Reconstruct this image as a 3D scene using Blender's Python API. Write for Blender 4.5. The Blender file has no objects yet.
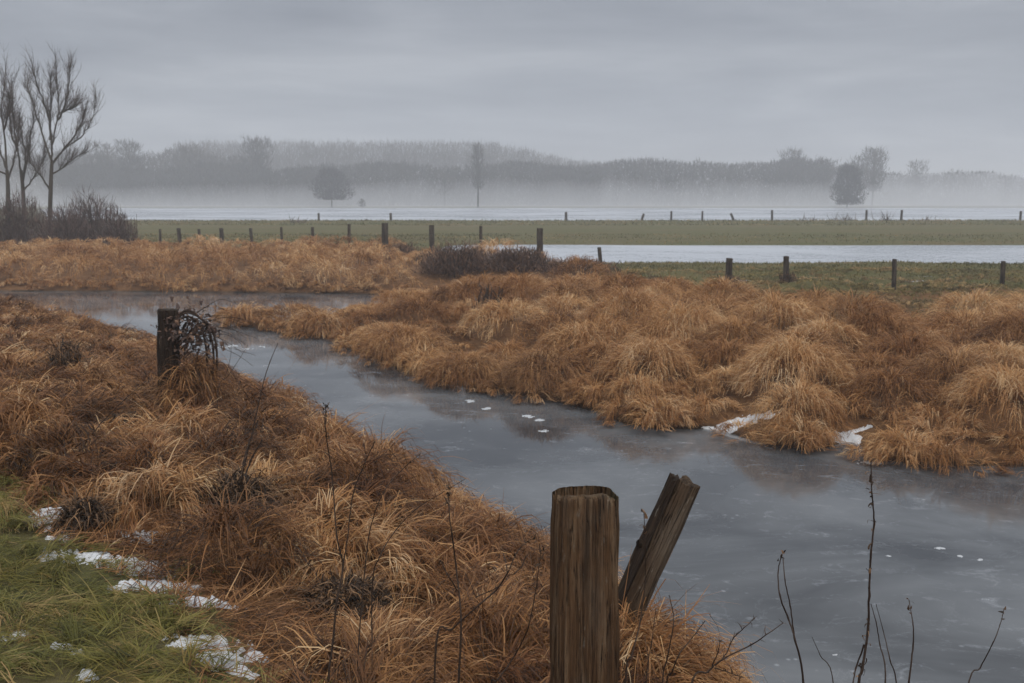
import bpy, math, random
import numpy as np
from mathutils import Vector
R = math.radians
rng = np.random.default_rng(7)
random.seed(7)
C = bpy.context.scene.collection
scene = bpy.context.scene

# ------------------------------------------------------------------ camera
EYE = 4.0
F = 984.0
PITCH = R(8.35)
cam = bpy.data.cameras.new("camera"); camo = bpy.data.objects.new("camera", cam); C.objects.link(camo)
camo.location = (0, 0, EYE); camo.rotation_euler = (R(90) - PITCH, 0, 0)
cam.sensor_width = 36; cam.lens = F / 1024 * 36; cam.clip_end = 9000; cam.clip_start = 0.05
cam.dof.use_dof = True; cam.dof.focus_distance = 4.2; cam.dof.aperture_fstop = 7.0
scene.camera = camo
cp, sp = math.cos(PITCH), math.sin(PITCH)
def ray(px, py):
    u = (px - 512) / F; v = (341.5 - py) / F
    return np.array([u, cp + v * sp, -sp + v * cp])
def at(px, py, z):                        # the point of height z seen in direction px, py
    d = ray(px, py); t = (z - EYE) / d[2]
    return np.array([0, 0, EYE]) + d * t
def atd(px, py, y):                       # the point y metres ahead
    d = ray(px, py); t = y / d[1]
    return np.array([0, 0, EYE]) + d * t

# ------------------------------------------------------------------ numpy noise
def _h(ix, iy, s):
    n = (ix * 374761393 + iy * 668265263 + s * 1442695041) & 0xFFFFFFFF
    n = ((n ^ (n >> 13)) * 1274126177) & 0xFFFFFFFF
    return ((n ^ (n >> 16)) & 0xFFFF) / 65535.0
def vn(x, y, s=0):
    x = np.asarray(x, float); y = np.asarray(y, float)
    ix = np.floor(x).astype(np.int64); iy = np.floor(y).astype(np.int64)
    fx = x - ix; fy = y - iy; fx = fx * fx * (3 - 2 * fx); fy = fy * fy * (3 - 2 * fy)
    return (_h(ix, iy, s) * (1 - fx) + _h(ix + 1, iy, s) * fx) * (1 - fy) + (_h(ix, iy + 1, s) * (1 - fx) + _h(ix + 1, iy + 1, s) * fx) * fy
def fbm(x, y, s=0, o=3):
    a = 0; w = 1; t = 0
    for k in range(o):
        a = a + w * vn(np.asarray(x) * 2 ** k, np.asarray(y) * 2 ** k, s + k * 17); t += w; w *= .5
    return a / t

# ------------------------------------------------------------------ the lie of the land
NEAR = np.array([(30, -2), (12, 2.6), (6, 3.6), (3.6, 4.9), (1.75, 6.9), (0.62, 8.9), (-0.45, 10.7), (-1.55, 12.7), (-3.4, 16), (-6, 20.3), (-9.6, 25.4), (-14, 29.8), (-22, 34), (-36, 37), (-120, 43)], float)
_far_low = [(222,320),(240,327),(262,329),(290,337),(318,337),(332,332),(345,349),(370,357),(400,371),(440,383),(480,391),(520,397),(560,404),(590,411),(620,424),(660,430),(712,430),(760,445),(800,450),(850,443),(880,460),(950,467),(1024,470),(1120,475),(1300,486),(1700,510)]
_far_back = [(224,318.5),(262,321),(300,323),(350,320),(400,313),(430,307),(452,301),(440,297.5),(410,295),(350,293.5),(250,292.5),(100,291.5),(0,291),(-250,290),(-600,289)]
FARL = np.array([at(px, py, 0)[:2] for px, py in _far_low])
FARB = np.array([at(px, py, 0)[:2] for px, py in _far_back])
FAR = np.vstack([FARL[::-1], FARB, [(-120, 47)]])
POLY = np.vstack([NEAR[::-1], FAR])
def _dist(x, y, pl):
    best = np.full(x.shape, 1e9)
    for a, b in zip(pl[:-1], pl[1:]):
        ex, ey = b - a; L = ex * ex + ey * ey
        t = np.clip(((x - a[0]) * ex + (y - a[1]) * ey) / L, 0, 1)
        best = np.minimum(best, (x - a[0] - t * ex) ** 2 + (y - a[1] - t * ey) ** 2)
    return np.sqrt(best)
def inpoly(x, y, P):
    r = np.zeros(x.shape, bool); n = len(P)
    for i in range(n):
        a = P[i]; b = P[(i + 1) % n]
        if a[1] == b[1]: continue
        c = ((a[1] > y) != (b[1] > y)) & (x < (b[0] - a[0]) * (y - a[1]) / (b[1] - a[1]) + a[0])
        r ^= c
    return r
def land(x, y):
    """height, distance to the shore (negative in the river), True on the near bank"""
    x = np.atleast_1d(np.asarray(x, float)); y = np.atleast_1d(np.asarray(y, float))
    dn = _dist(x, y, NEAR); df = _dist(x, y, FAR); ins = inpoly(x, y, POLY)
    near = dn < df; s = np.where(ins, -1, 1) * np.minimum(dn, df)
    w = (fbm(x * .8, y * .8, 5) - .5) * .5
    s = s + w * np.exp(-np.abs(s) / 1.2)
    dist = np.hypot(x, y)
    P = np.clip(2.32 - .055 * dist, 1.15, 2.4)
    hn = P * (1 - np.exp(-np.maximum(s, 0) * .52)) + (fbm(x * 1.3, y * 1.3, 9) - .5) * .22 * np.clip(s, 0, 1)
    fieldz = .66 + (fbm(x * .05, y * .05, 3) - .5) * .1
    hump = .28 * np.exp(-((x - .3) / 3.6) ** 2 - ((y - 43) / 5) ** 2) + .15 * np.exp(-((x + 2.2) / 6) ** 2 - ((y - 47) / 5) ** 2)
    hf = (fieldz + hump) * (1 - np.exp(-np.maximum(s, 0) * .5)) + ((fbm(x * .7, y * .7, 11) - .5) * .25 + (fbm(x * .42 + 5, y * .42, 13, 2) - .5) * .75 * np.clip(s / 2.5, 0, 1)) * np.clip(s, 0, 1) * np.clip((48 - y) / 12, 0, 1)
    # flood water lies in shallow hollows
    e = (fbm(x * .08, y * .3, 21) - .5) * 3
    sm = lambda v: 1 / (1 + np.exp(-np.clip(v, -40, 40)))
    p1 = sm((y - 52.3 - e * .9 - (fbm(x * .3, y * .3, 23) - .5) * 3) * 1.5) * sm((73 + e - y) * 1.2) * sm((x + 4.5) * .8)
    p2 = sm((y - 136 - e) * .8) * sm((318 + e * 2 - y) * .5) * sm((x / y + .47) * 60)
    p3 = sm((y - 41.3) * 3) * sm((44.6 - y) * 3) * sm((x - 12 - e) * 1) * np.clip(fbm(x * .5, y * 1.2, 33) * 3 - 1.1, 0, 1)
    hf = hf - .34 * np.maximum(p1, p2) - .24 * p3
    dyke = .3 * np.exp(-((y - 131) / 5) ** 2)
    hf = hf + dyke * (1 - p2)
    riv = -np.minimum(.5, np.maximum(-s, 0) * .6) - .03
    h = np.where(s < 0, riv, np.where(near, hn, hf))
    return h, s, near
def H(x, y): return float(land(x, y)[0][0])
_T = np.concatenate([np.arange(1.5, 40, .05), np.arange(40, 400, .5)])
def ground_hit(px, py):
    P = np.array([0, 0, EYE]) + ray(px, py) * _T[:, None]
    k = np.argmax(P[:, 2] <= land(P[:, 0], P[:, 1])[0]); return P[k]

# ------------------------------------------------------------------ object helpers
def link(name, me, mat=None, parent=None):
    o = bpy.data.objects.new(name, me); C.objects.link(o)
    if mat: me.materials.append(mat)
    if parent: o.parent = parent
    return o
def mesh_np(name, v, f, attrs=None, smooth=False):
    """v (N,3), f (M,k) -> mesh"""
    me = bpy.data.meshes.new(name)
    v = np.ascontiguousarray(v, np.float32); f = np.ascontiguousarray(f, np.int32); k = f.shape[1]
    me.vertices.add(len(v)); me.vertices.foreach_set("co", v.ravel())
    me.loops.add(f.size); me.loops.foreach_set("vertex_index", f.ravel())
    me.polygons.add(len(f)); me.polygons.foreach_set("loop_start", np.arange(0, f.size, k, dtype=np.int32))
    me.polygons.foreach_set("use_smooth", np.full(len(f), smooth, bool))
    for n, a in (attrs or {}).items():
        at_ = me.attributes.new(n, 'FLOAT', 'POINT'); at_.data.foreach_set("value", np.ascontiguousarray(a, np.float32))
    me.update(calc_edges=True)
    return me
def thing(name, label, cat, loc=(0, 0, 0), group=None):
    o = bpy.data.objects.new(name, None); C.objects.link(o); o.location = loc; o.empty_display_size = .2
    return tag(o, label, cat, group)
def tag(o, label, cat, group=None):
    o['label'] = label; o['category'] = cat
    if group: o['group'] = group
    return o
def kind(o, k): o['kind'] = k; return o

class Blades:
    """thin curved strips, gathered and built as one mesh"""
    def __init__(s): s.v = []; s.f = []; s.t = []; s.n = 0
    def add(s, base, az, L, w, th0, bend, tint, K=4, wob=.35, taper=True, zmin=None):
        N = len(L)
        if N == 0: return
        t = np.linspace(0, 1, K + 1)
        tm = (t[1:] + t[:-1]) / 2
        tk = .15 + .6 * rng.random(N)[:, None]; kk = np.clip((tm[None] - tk) / .35 + .5, 0, 1)
        th = th0[:, None] - bend[:, None] * (.55 * tm[None] + .45 * kk * kk * (3 - 2 * kk))
        a = az[:, None] + (rng.random(N)[:, None] - .5) * 2 * wob * tm[None]
        st = (L / K)[:, None]
        dx = np.cumsum(st * np.cos(th) * np.cos(a), 1); dy = np.cumsum(st * np.cos(th) * np.sin(a), 1); dz = np.cumsum(st * np.sin(th), 1)
        P = np.zeros((N, K + 1, 3)); P[:, 1:, 0] = dx; P[:, 1:, 1] = dy; P[:, 1:, 2] = dz
        P += base[:, None, :]
        if zmin is not None: P[..., 2] = np.maximum(P[..., 2], zmin[:, None] + .01 + rng.random((N, 1)) * .04)
        sa = az + math.pi / 2 + (rng.random(N) - .5) * 1.6
        tl = (rng.random(N) - .5) * 1.0
        side = np.stack([np.cos(sa) * np.cos(tl), np.sin(sa) * np.cos(tl), np.sin(tl)], 1)
        ww = w[:, None] * (np.maximum(1 - t[None] ** 1.6 * .85, .12) if taper else np.ones((1, K + 1))) * .5
        off = side[:, None, :] * ww[..., None]
        V = np.stack([P - off, P + off], 2).reshape(-1, 3)
        i0 = (np.arange(N)[:, None] * (K + 1) * 2 + np.arange(K)[None] * 2).ravel() + s.n
        s.f.append(np.stack([i0, i0 + 1, i0 + 3, i0 + 2], 1)); s.v.append(V); s.t.append(np.repeat(tint, (K + 1) * 2)); s.n += len(V)
    def build(s, name, mat, parent=None, origin=(0, 0, 0)):
        me = mesh_np(name, np.vstack(s.v) - np.asarray(origin), np.vstack(s.f), {'tint': np.concatenate(s.t)})
        return link(name, me, mat, parent)

class Tubes:
    def __init__(s): s.v = []; s.f = []; s.n = 0; s.t = []
    def add(s, pts, rad, sides=6, tint=None):
        pts = np.asarray(pts, float); n = len(pts); rad = np.asarray(rad, float) * np.ones(n)
        d = np.gradient(pts, axis=0); d /= np.maximum(np.linalg.norm(d, axis=1), 1e-9)[:, None]
        up = np.where(np.abs(d[:, 2:3]) < .9, np.array([[0, 0, 1.]]), np.array([[1., 0, 0]]))
        a = np.cross(d, up); a /= np.maximum(np.linalg.norm(a, axis=1), 1e-9)[:, None]; b = np.cross(d, a)
        # keep the frames from flipping
        for i in range(1, n):
            a[i] = a[i - 1] - d[i] * np.dot(a[i - 1], d[i]); a[i] /= max(np.linalg.norm(a[i]), 1e-9); b[i] = np.cross(d[i], a[i])
        an = np.arange(sides) / sides * 2 * math.pi
        V = pts[:, None] + rad[:, None, None] * (np.cos(an)[None, :, None] * a[:, None] + np.sin(an)[None, :, None] * b[:, None])
        i = np.arange(n - 1)[:, None] * sides; j = np.arange(sides)[None]; j2 = (j + 1) % sides
        Fc = np.stack([i + j, i + j2, i + sides + j2, i + sides + j], 2).reshape(-1, 4) + s.n
        s.v.append(V.reshape(-1, 3)); s.f.append(Fc); s.n += n * sides
        tt = rng.random() if tint is None else tint
        s.t.append(np.full(n * sides, tt))
    def build(s, name, mat, parent=None, origin=(0, 0, 0)):
        me = mesh_np(name, np.vstack(s.v) - np.asarray(origin), np.vstack(s.f), {'tint': np.concatenate(s.t)}, True)
        return link(name, me, mat, parent)
def smooth_line(pts, n=4):
    pts = np.asarray(pts, float)
    if len(pts) < 3: return np.array([pts[0] + (pts[-1] - pts[0]) * t for t in np.linspace(0, 1, n + 1)])
    P = np.vstack([2 * pts[0] - pts[1], pts, 2 * pts[-1] - pts[-2]]); out = []
    for i in range(1, len(P) - 2):
        for t in np.linspace(0, 1, n, endpoint=False):
            a, b, c, d = P[i - 1:i + 3]
            out.append(.5 * (2 * b + (c - a) * t + (2 * a - 5 * b + 4 * c - d) * t * t + (3 * b - a - 3 * c + d) * t ** 3))
    out.append(pts[-1]); return np.array(out)

# ------------------------------------------------------------------ materials
def new_mat(name):
    m = bpy.data.materials.new(name); m.use_nodes = True; nt = m.node_tree; nt.nodes.clear()
    out = nt.nodes.new('ShaderNodeOutputMaterial'); return m, nt, out
def N(nt, t, **kw):
    n = nt.nodes.new(t)
    for k, v in kw.items():
        if k in n.inputs: n.inputs[k].default_value = v
        else: setattr(n, k, v)
    return n
def ramp(nt, fac, stops):
    r = nt.nodes.new('ShaderNodeValToRGB'); e = r.color_ramp.elements
    while len(e) < len(stops): e.new(.5)
    for q, (p, c) in zip(e, stops): q.position = p; q.color = (*c, 1) if len(c) == 3 else c
    nt.links.new(fac, r.inputs['Fac']); return r.outputs['Color']
def noise(nt, vec, scale, detail=4, rough=.55, dist=0):
    n = N(nt, 'ShaderNodeTexNoise'); n.inputs['Scale'].default_value = scale; n.inputs['Detail'].default_value = detail; n.inputs['Roughness'].default_value = rough; n.inputs['Distortion'].default_value = dist
    if vec: nt.links.new(vec, n.inputs['Vector'])
    return n.outputs['Fac']
def mapping(nt, vec, scale=(1, 1, 1), loc=(0, 0, 0)):
    m = N(nt, 'ShaderNodeMapping'); m.inputs['Scale'].default_value = scale; m.inputs['Location'].default_value = loc
    nt.links.new(vec, m.inputs['Vector']); return m.outputs['Vector']
def mix(nt, fac, a, b, mode='MIX'):
    m = nt.nodes.new('ShaderNodeMix'); m.data_type = 'RGBA'; m.blend_type = mode
    for sock, val in ((m.inputs['Factor'], fac), (m.inputs[6], a), (m.inputs[7], b)):
        if isinstance(val, (int, float)): sock.default_value = val
        elif isinstance(val, tuple): sock.default_value = (*val, 1) if len(val) == 3 else val
        else: nt.links.new(val, sock)
    return m.outputs[2]
def math_(nt, op, a, b=0, clamp=False):
    m = nt.nodes.new('ShaderNodeMath'); m.operation = op; m.use_clamp = clamp
    for s_, v in zip(m.inputs, (a, b)):
        if isinstance(v, (int, float)): s_.default_value = v
        else: nt.links.new(v, s_)
    return m.outputs[0]
def attr(nt, n): a = N(nt, 'ShaderNodeAttribute', attribute_name=n); return a.outputs['Fac']
def objco(nt): return nt.nodes.new('ShaderNodeTexCoord').outputs['Object']
def princ(nt, out, col, rough=.8, spec=.3, bump=None, bd=.01, bs=.5):
    p = nt.nodes.new('ShaderNodeBsdfPrincipled')
    if isinstance(col, tuple): p.inputs['Base Color'].default_value = (*col, 1)
    else: nt.links.new(col, p.inputs['Base Color'])
    if isinstance(rough, (int, float)): p.inputs['Roughness'].default_value = rough
    else: nt.links.new(rough, p.inputs['Roughness'])
    p.inputs['Specular IOR Level'].default_value = spec
    if bump is not None:
        b = N(nt, 'ShaderNodeBump'); b.inputs['Strength'].default_value = bs; b.inputs['Distance'].default_value = bd
        nt.links.new(bump, b.inputs['Height']); nt.links.new(b.outputs[0], p.inputs['Normal'])
    nt.links.new(p.outputs[0], out.inputs['Surface']); return p
def blade_mat(name, stops, trans=.3, rough=.6, patch=None):
    m, nt, out = new_mat(name)
    col = ramp(nt, attr(nt, 'tint'), stops)
    if patch:
        n = noise(nt, objco(nt), patch[0], 3)
        col = mix(nt, ramp(nt, n, [(.38, (0, 0, 0)), (.62, (1, 1, 1))]), col, mix(nt, 1.0, col, patch[1], 'MULTIPLY'))
    if patch and len(patch) > 2:
        n = noise(nt, mapping(nt, objco(nt), (1, 1, 1), (31, 17, 0)), patch[0] * 1.7, 4)
        col = mix(nt, ramp(nt, n, [(.5, (0, 0, 0)), (.68, (.7, .7, .7))]), col, mix(nt, 1.0, col, patch[2], 'MULTIPLY'))
    p = nt.nodes.new('ShaderNodeBsdfPrincipled'); p.inputs['Roughness'].default_value = rough; p.inputs['Specular IOR Level'].default_value = .25
    nt.links.new(col, p.inputs['Base Color'])
    t = nt.nodes.new('ShaderNodeBsdfTranslucent'); nt.links.new(col, t.inputs['Color'])
    mx = nt.nodes.new('ShaderNodeMixShader'); mx.inputs[0].default_value = trans
    nt.links.new(p.outputs[0], mx.inputs[1]); nt.links.new(t.outputs[0], mx.inputs[2]); nt.links.new(mx.outputs[0], out.inputs['Surface'])
    return m
STRAW = blade_mat('dry_straw', [(0, (.085, .042, .02)), (.25, (.22, .105, .04)), (.6, (.48, .255, .098)), (.85, (.65, .395, .18)), (1, (.72, .52, .30))], .35, .5, (.35, (.72, .62, .54), (1.15, 1.3, 1.6)))
STRAWN = blade_mat('near_straw', [(0, (.05, .026, .013)), (.3, (.17, .078, .03)), (.62, (.40, .2, .076)), (.85, (.62, .37, .165)), (1, (.68, .49, .28))], .35, .45, (1.1, (.6, .5, .45), (1.15, 1.3, 1.6)))
GREEN = blade_mat('green_blade', [(0, (.075, .074, .02)), (.35, (.16, .16, .04)), (.6, (.25, .22, .065)), (.8, (.33, .25, .1)), (1, (.42, .28, .13))], .35, .5, (1.5, (.85, .8, .6)))
DULL = blade_mat('dull_field_blade', [(0, (.075, .075, .028)), (.5, (.15, .14, .05)), (1, (.30, .21, .10))], .3, .6)
TWIG = blade_mat('dark_twig', [(0, (.05, .04, .036)), (.6, (.10, .076, .066)), (1, (.16, .115, .09))], .05, .8)
BUSHT = blade_mat('reddish_twig', [(0, (.055, .042, .038)), (.6, (.115, .08, .072)), (1, (.19, .125, .105))], .05, .8)
BRIAR = blade_mat('briar_twig', [(0, (.05, .034, .03)), (.6, (.11, .07, .056)), (1, (.24, .14, .085))], .05, .8)
DARKHERB = blade_mat('dark_herb', [(0, (.02, .014, .010)), (.5, (.055, .036, .024)), (.8, (.12, .07, .04)), (1, (.28, .16, .08))], .1, .8)
FARTWIG = blade_mat('far_twig', [(0, (.012, .011, .010)), (1, (.075, .068, .06))], .05, .9)

def wood_bark(name, a, b, sc=(6, 6, 1.2)):
    m, nt, out = new_mat(name); v = mapping(nt, objco(nt), sc)
    n = noise(nt, v, 1.5, 5, .65)
    princ(nt, out, mix(nt, n, a, b), .85, .2, n, .02, .6); return m
BARK = wood_bark('pale_bark', (.03, .026, .02), (.09, .075, .055))
STEM = wood_bark('stem_bark', (.022, .015, .012), (.07, .045, .032), (60, 60, 15))

# ground
def ground_mat():
    m, nt, out = new_mat('ground_cover'); co = objco(nt)
    n1 = noise(nt, co, .5, 5, .6); n2 = noise(nt, mapping(nt, co, (9, 9, 9)), 1.0, 6, .7); n3 = noise(nt, mapping(nt, co, (.35, 1.1, 1)), .25, 4, .6)
    reed = mix(nt, n2, (.06, .032, .016), (.24, .125, .055))
    green = mix(nt, n2, (.045, .05, .018), (.13, .125, .045))
    green = mix(nt, ramp(nt, n3, [(.4, (0, 0, 0)), (.68, (1, 1, 1))]), green, mix(nt, n2, (.075, .06, .03), (.17, .13, .06)))
    g = math_(nt, 'ADD', attr(nt, 'green'), math_(nt, 'MULTIPLY', math_(nt, 'SUBTRACT', n1, .5), .9))
    col = mix(nt, ramp(nt, g, [(.4, (0, 0, 0)), (.6, (1, 1, 1))]), reed, green)
    mud = ramp(nt, attr(nt, 'mud'), [(.3, (0, 0, 0)), (.8, (1, 1, 1))])
    col = mix(nt, mud, col, (.035, .026, .018))
    princ(nt, out, col, .9, .15, n2, .08, .8); return m
GROUND = ground_mat()

def ice_mat(name, dark, pale, lo, hi, sc, frost=(.5, .62)):
    m, nt, out = new_mat(name); co = objco(nt)
    n1 = noise(nt, mapping(nt, co, (sc, sc * 1.6, 1)), 1, 5, .6, .6)
    n2 = noise(nt, mapping(nt, co, (1.7, 3.1, 1), (3, 9, 0)), 1, 6, .7, 1.0)
    n3 = noise(nt, mapping(nt, co, (14, 14, 1)), 1, 4, .7)
    k1 = ramp(nt, n1, [(.35, (0, 0, 0)), (.68, (1, 1, 1))])
    col = mix(nt, k1, dark, pale)
    # frost and slush flakes lying on the ice
    fl = ramp(nt, math_(nt, 'ADD', math_(nt, 'MULTIPLY', n2, .75), math_(nt, 'MULTIPLY', n3, .25)), [(frost[0], (0, 0, 0)), (frost[1], (1, 1, 1))])
    col = mix(nt, math_(nt, 'MULTIPLY', fl, .34), col, (.42, .45, .5))
    # air bubbles caught in the ice, in drifts, and hairline refrozen edges
    vb = N(nt, 'ShaderNodeTexVoronoi'); vb.inputs['Scale'].default_value = 5.5; nt.links.new(co, vb.inputs['Vector'])
    nb = noise(nt, mapping(nt, co, (.35, .8, 1), (11, 4, 0)), 1, 4, .6)
    bub = math_(nt, 'MULTIPLY', ramp(nt, vb.outputs['Distance'], [(.05, (1, 1, 1)), (.16, (0, 0, 0))]), ramp(nt, nb, [(.52, (0, 0, 0)), (.66, (1, 1, 1))]))
    col = mix(nt, math_(nt, 'MULTIPLY', bub, .4), col, (.5, .53, .57))
    rf = noise(nt, mapping(nt, co, (.5, .9, 1), (5, 1, 0)), 1, 7, .62, 1.2)
    edge = ramp(nt, math_(nt, 'ABSOLUTE', math_(nt, 'SUBTRACT', rf, .5)), [(.0, (1, 1, 1)), (.008, (0, 0, 0))])
    col = mix(nt, math_(nt, 'MULTIPLY', math_(nt, 'MULTIPLY', edge, nb), .12), col, (.5, .53, .57))
    r = ramp(nt, math_(nt, 'ADD', math_(nt, 'MULTIPLY', n1, .6), math_(nt, 'MULTIPLY', n2, .4)), [(.35, (lo,) * 3), (.65, (hi,) * 3)])
    r = mix(nt, fl, r, (.34, .34, .34))
    b = math_(nt, 'ADD', math_(nt, 'MULTIPLY', n2, .5), math_(nt, 'MULTIPLY', n3, .15))
    p = princ(nt, out, col, r, .5, b, .012, .07); p.inputs['IOR'].default_value = 1.33
    return m
ICE = ice_mat('thin_river_ice', (.04, .044, .05), (.15, .159, .17), .015, .085, .22, (.56, .7))
FLOOD = ice_mat('flooded_meadow_ice', (.22, .24, .27), (.5, .53, .58), .15, .4, .05, (.45, .6))
m, nt, out = new_mat('old_snow'); co = objco(nt); n = noise(nt, co, 22, 5, .7)
m2, nt2, out2 = new_mat('thin_frost'); FROST = m2; princ(nt2, out2, mix(nt2, noise(nt2, objco(nt2), 30, 4, .7), (.22, .235, .25), (.62, .64, .67)), .6, .3)
SNOW = m; princ(nt, out, mix(nt, n, (.40, .41, .43), (.74, .76, .79)), .7, .3, n, .02, .7)

# ------------------------------------------------------------------ ground sheet
def spacing(parts):
    out = []
    for a, b, st in parts: out += list(np.arange(a, b, st))
    return np.array(out)
def grow(a, st, k, end):
    o = []; v = a
    while v < end: o.append(v); v += st; st *= k
    return np.array(o + [end])
xs = np.concatenate([-grow(22, .5, 1.09, 2600)[::-1], spacing([(-22, -9, .25), (-9, 4, .11), (4, 22, .22)]), grow(22, .5, 1.09, 2600)])
xs = np.unique(np.round(xs, 4))
ys = np.concatenate([-grow(3, .5, 1.3, 120)[::-1], spacing([(-3, 2, .2), (2, 19, .12), (19, 50, .22), (50, 80, .4)]), grow(80, .6, 1.05, 2800)])
ys = np.unique(np.round(ys, 4))
X, Y = np.meshgrid(xs, ys); fx, fy = X.ravel(), Y.ravel()
hz, sd, nr = land(fx, fy)
GB = [ground_hit(px, py)[:2] for px, py in [(-40, 462), (0, 470), (40, 498), (75, 540), (150, 572), (205, 600), (235, 640), (262, 683), (275, 720)]]
GPOLY = np.array(GB + [(-1.2, 0.5), (-9, 0.5)])
g_near = inpoly(fx, fy, GPOLY) & nr
# past the reeds the far field is pasture
REED_A = np.array([-2, -.62, -.52, -.36, -.11, -.05, .05, .12, .2, .25, .4, .55, .8, 2]); REED_D = np.array([46, 58, 62, 64, 63, 51, 46, 37, 34, 26.5, 25, 26, 30, 30])
def reed_lim(x, y): return np.interp(x / np.maximum(y, 1), REED_A, REED_D)
gfar = np.clip((fy - np.maximum(reed_lim(fx, fy), 34)) / 8 + .25, 0, 1) * (~nr)
green = np.where(nr, g_near * .95, gfar)
mud = np.clip(1 - np.abs(sd) / .35, 0, 1) * .9
ii = np.arange(len(ys) - 1)[:, None] * len(xs) + np.arange(len(xs) - 1)[None]
fq = np.stack([ii, ii + 1, ii + 1 + len(xs), ii + len(xs)], 2).reshape(-1, 4)
kind(link('ground', mesh_np('ground', np.stack([fx, fy, hz], 1), fq, {'green': green, 'mud': mud}, True), GROUND), 'structure')

def sheet(name, poly, z, mat):
    me = bpy.data.meshes.new(name); me.from_pydata([(x, y, z) for x, y in poly], [], [list(range(len(poly)))]); me.update()
    return kind(link(name, me, mat), 'structure')
sheet('river', [(-150, -14), (150, -14), (150, 47), (-150, 47)], 0, ICE)
sheet('flooded_meadow', [(-400, 50.2), (400, 50.2), (400, 330), (-400, 330)], .5, FLOOD)
sheet('meadow_puddle', [(9, 40.5), (40, 40.5), (40, 45.5), (9, 45.5)], .54, FLOOD)

# ------------------------------------------------------------------ snow left over
def snow_field(name, spots, seed, amp=.035, cell=.012, zfix=None, rag=1.0, fine=16, mat=None):
    """old snow: low crusts whose ragged rims sink into the ground"""
    vs = []; fs = []; n0 = 0
    for (px, py, wx, wy) in spots:
        c = ground_hit(px, py) if zfix is None else at(px, py, zfix); d = c[1]
        rx = wx / F * d * (1.75 if mat is None else .85); ry = max(wy / F * d * d / (EYE - c[2]) * .8, rx * .45) if zfix is None else max(wy / F * d * d / EYE, rx * .3)
        st = max(cell * max(1, d / 8), rx / 45)
        gx = np.arange(-rx * 1.8, rx * 1.8, st); gy = np.arange(-ry * 1.8, ry * 1.8, st)
        A, B = np.meshgrid(gx, gy); a = A.ravel() + c[0]; b = B.ravel() + c[1]
        q = 1 - np.sqrt((A.ravel() / rx) ** 2 + (B.ravel() / ry) ** 2)
        k = fine * 5 / max(d, 5)
        mk = q * .9 + (fbm(a * k * .5, b * k * .35, seed, 4) - .5) * 1.9 * rag + (fbm(a * k * 3, b * k * 2, seed + 5, 3) - .5) * 1.3 * rag
        mk = np.where(q < -.75, -1, mk)
        zz = (land(a, b)[0] if zfix is None else zfix)
        z = zz + np.clip(mk * 1.6, -.6, .7) * amp + (fbm(a * 22, b * 22, seed + 9) - .5) * amp * .5 * (mk > 0)
        W = len(gx); idx = np.arange(len(gy) - 1)[:, None] * W + np.arange(W - 1)[None]
        qd = np.stack([idx, idx + 1, idx + 1 + W, idx + W], 2).reshape(-1, 4)
        qd = qd[(mk[qd] > -.12).any(1)]
        if not len(qd): continue
        us, inv = np.unique(qd, return_inverse=True)
        vs.append(np.stack([a, b, z], 1)[us]); fs.append(inv.reshape(-1, 4) + n0); n0 += len(us)
    return kind(link(name, mesh_np(name, np.vstack(vs), np.vstack(fs), None, True), mat or SNOW), 'stuff')
SNOWSPOTS = [(62, 514, 13, 8), (76, 530, 10, 8), (70, 541, 8, 5), (98, 560, 20, 8), (125, 566, 24, 9), (152, 576, 18, 9), (140, 585, 14, 6), (176, 590, 18, 6), (205, 604, 20, 7), (205, 645, 24, 14), (224, 660, 14, 8), (12, 640, 9, 7), (60, 650, 6, 3), (77, 656, 4, 2), (142, 540, 20, 4), (242, 674, 12, 7), (87, 678, 10, 4), (118, 592, 8, 5), (258, 662, 8, 4), (345, 425, 10, 2)]
snow_field('old_snow', SNOWSPOTS, 41, .04, .011, None, 1.15)
snow_field('snow_on_bank', [(744, 422, 15, 3), (846, 440, 13, 2.6), (866, 428, 6, 2), (321, 332, 9, 2), (380, 484, 7, 3), (395, 490, 7, 3), (512, 292, 6, 2)], 55, .05, .02)
snow_field('snow_on_ice', [(545, 431, 5, 1.4), (470, 401, 4, 1.1), (487, 408, 4, 1.2), (528, 416, 6, 1.3), (540, 420, 5, 1.1), (872, 463, 12, 2), (325, 335, 9, 1.5), (232, 346, 9, 1.8), (248, 349, 7, 1.4), (260, 347, 6, 1.2), (980, 560, 4, 1), (940, 548, 5, 1), (960, 556, 3, 1), (888, 556, 4, 1), (835, 655, 4, 1)], 77, .006, .007, 0.0, 1.5, 30, FROST)

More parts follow.
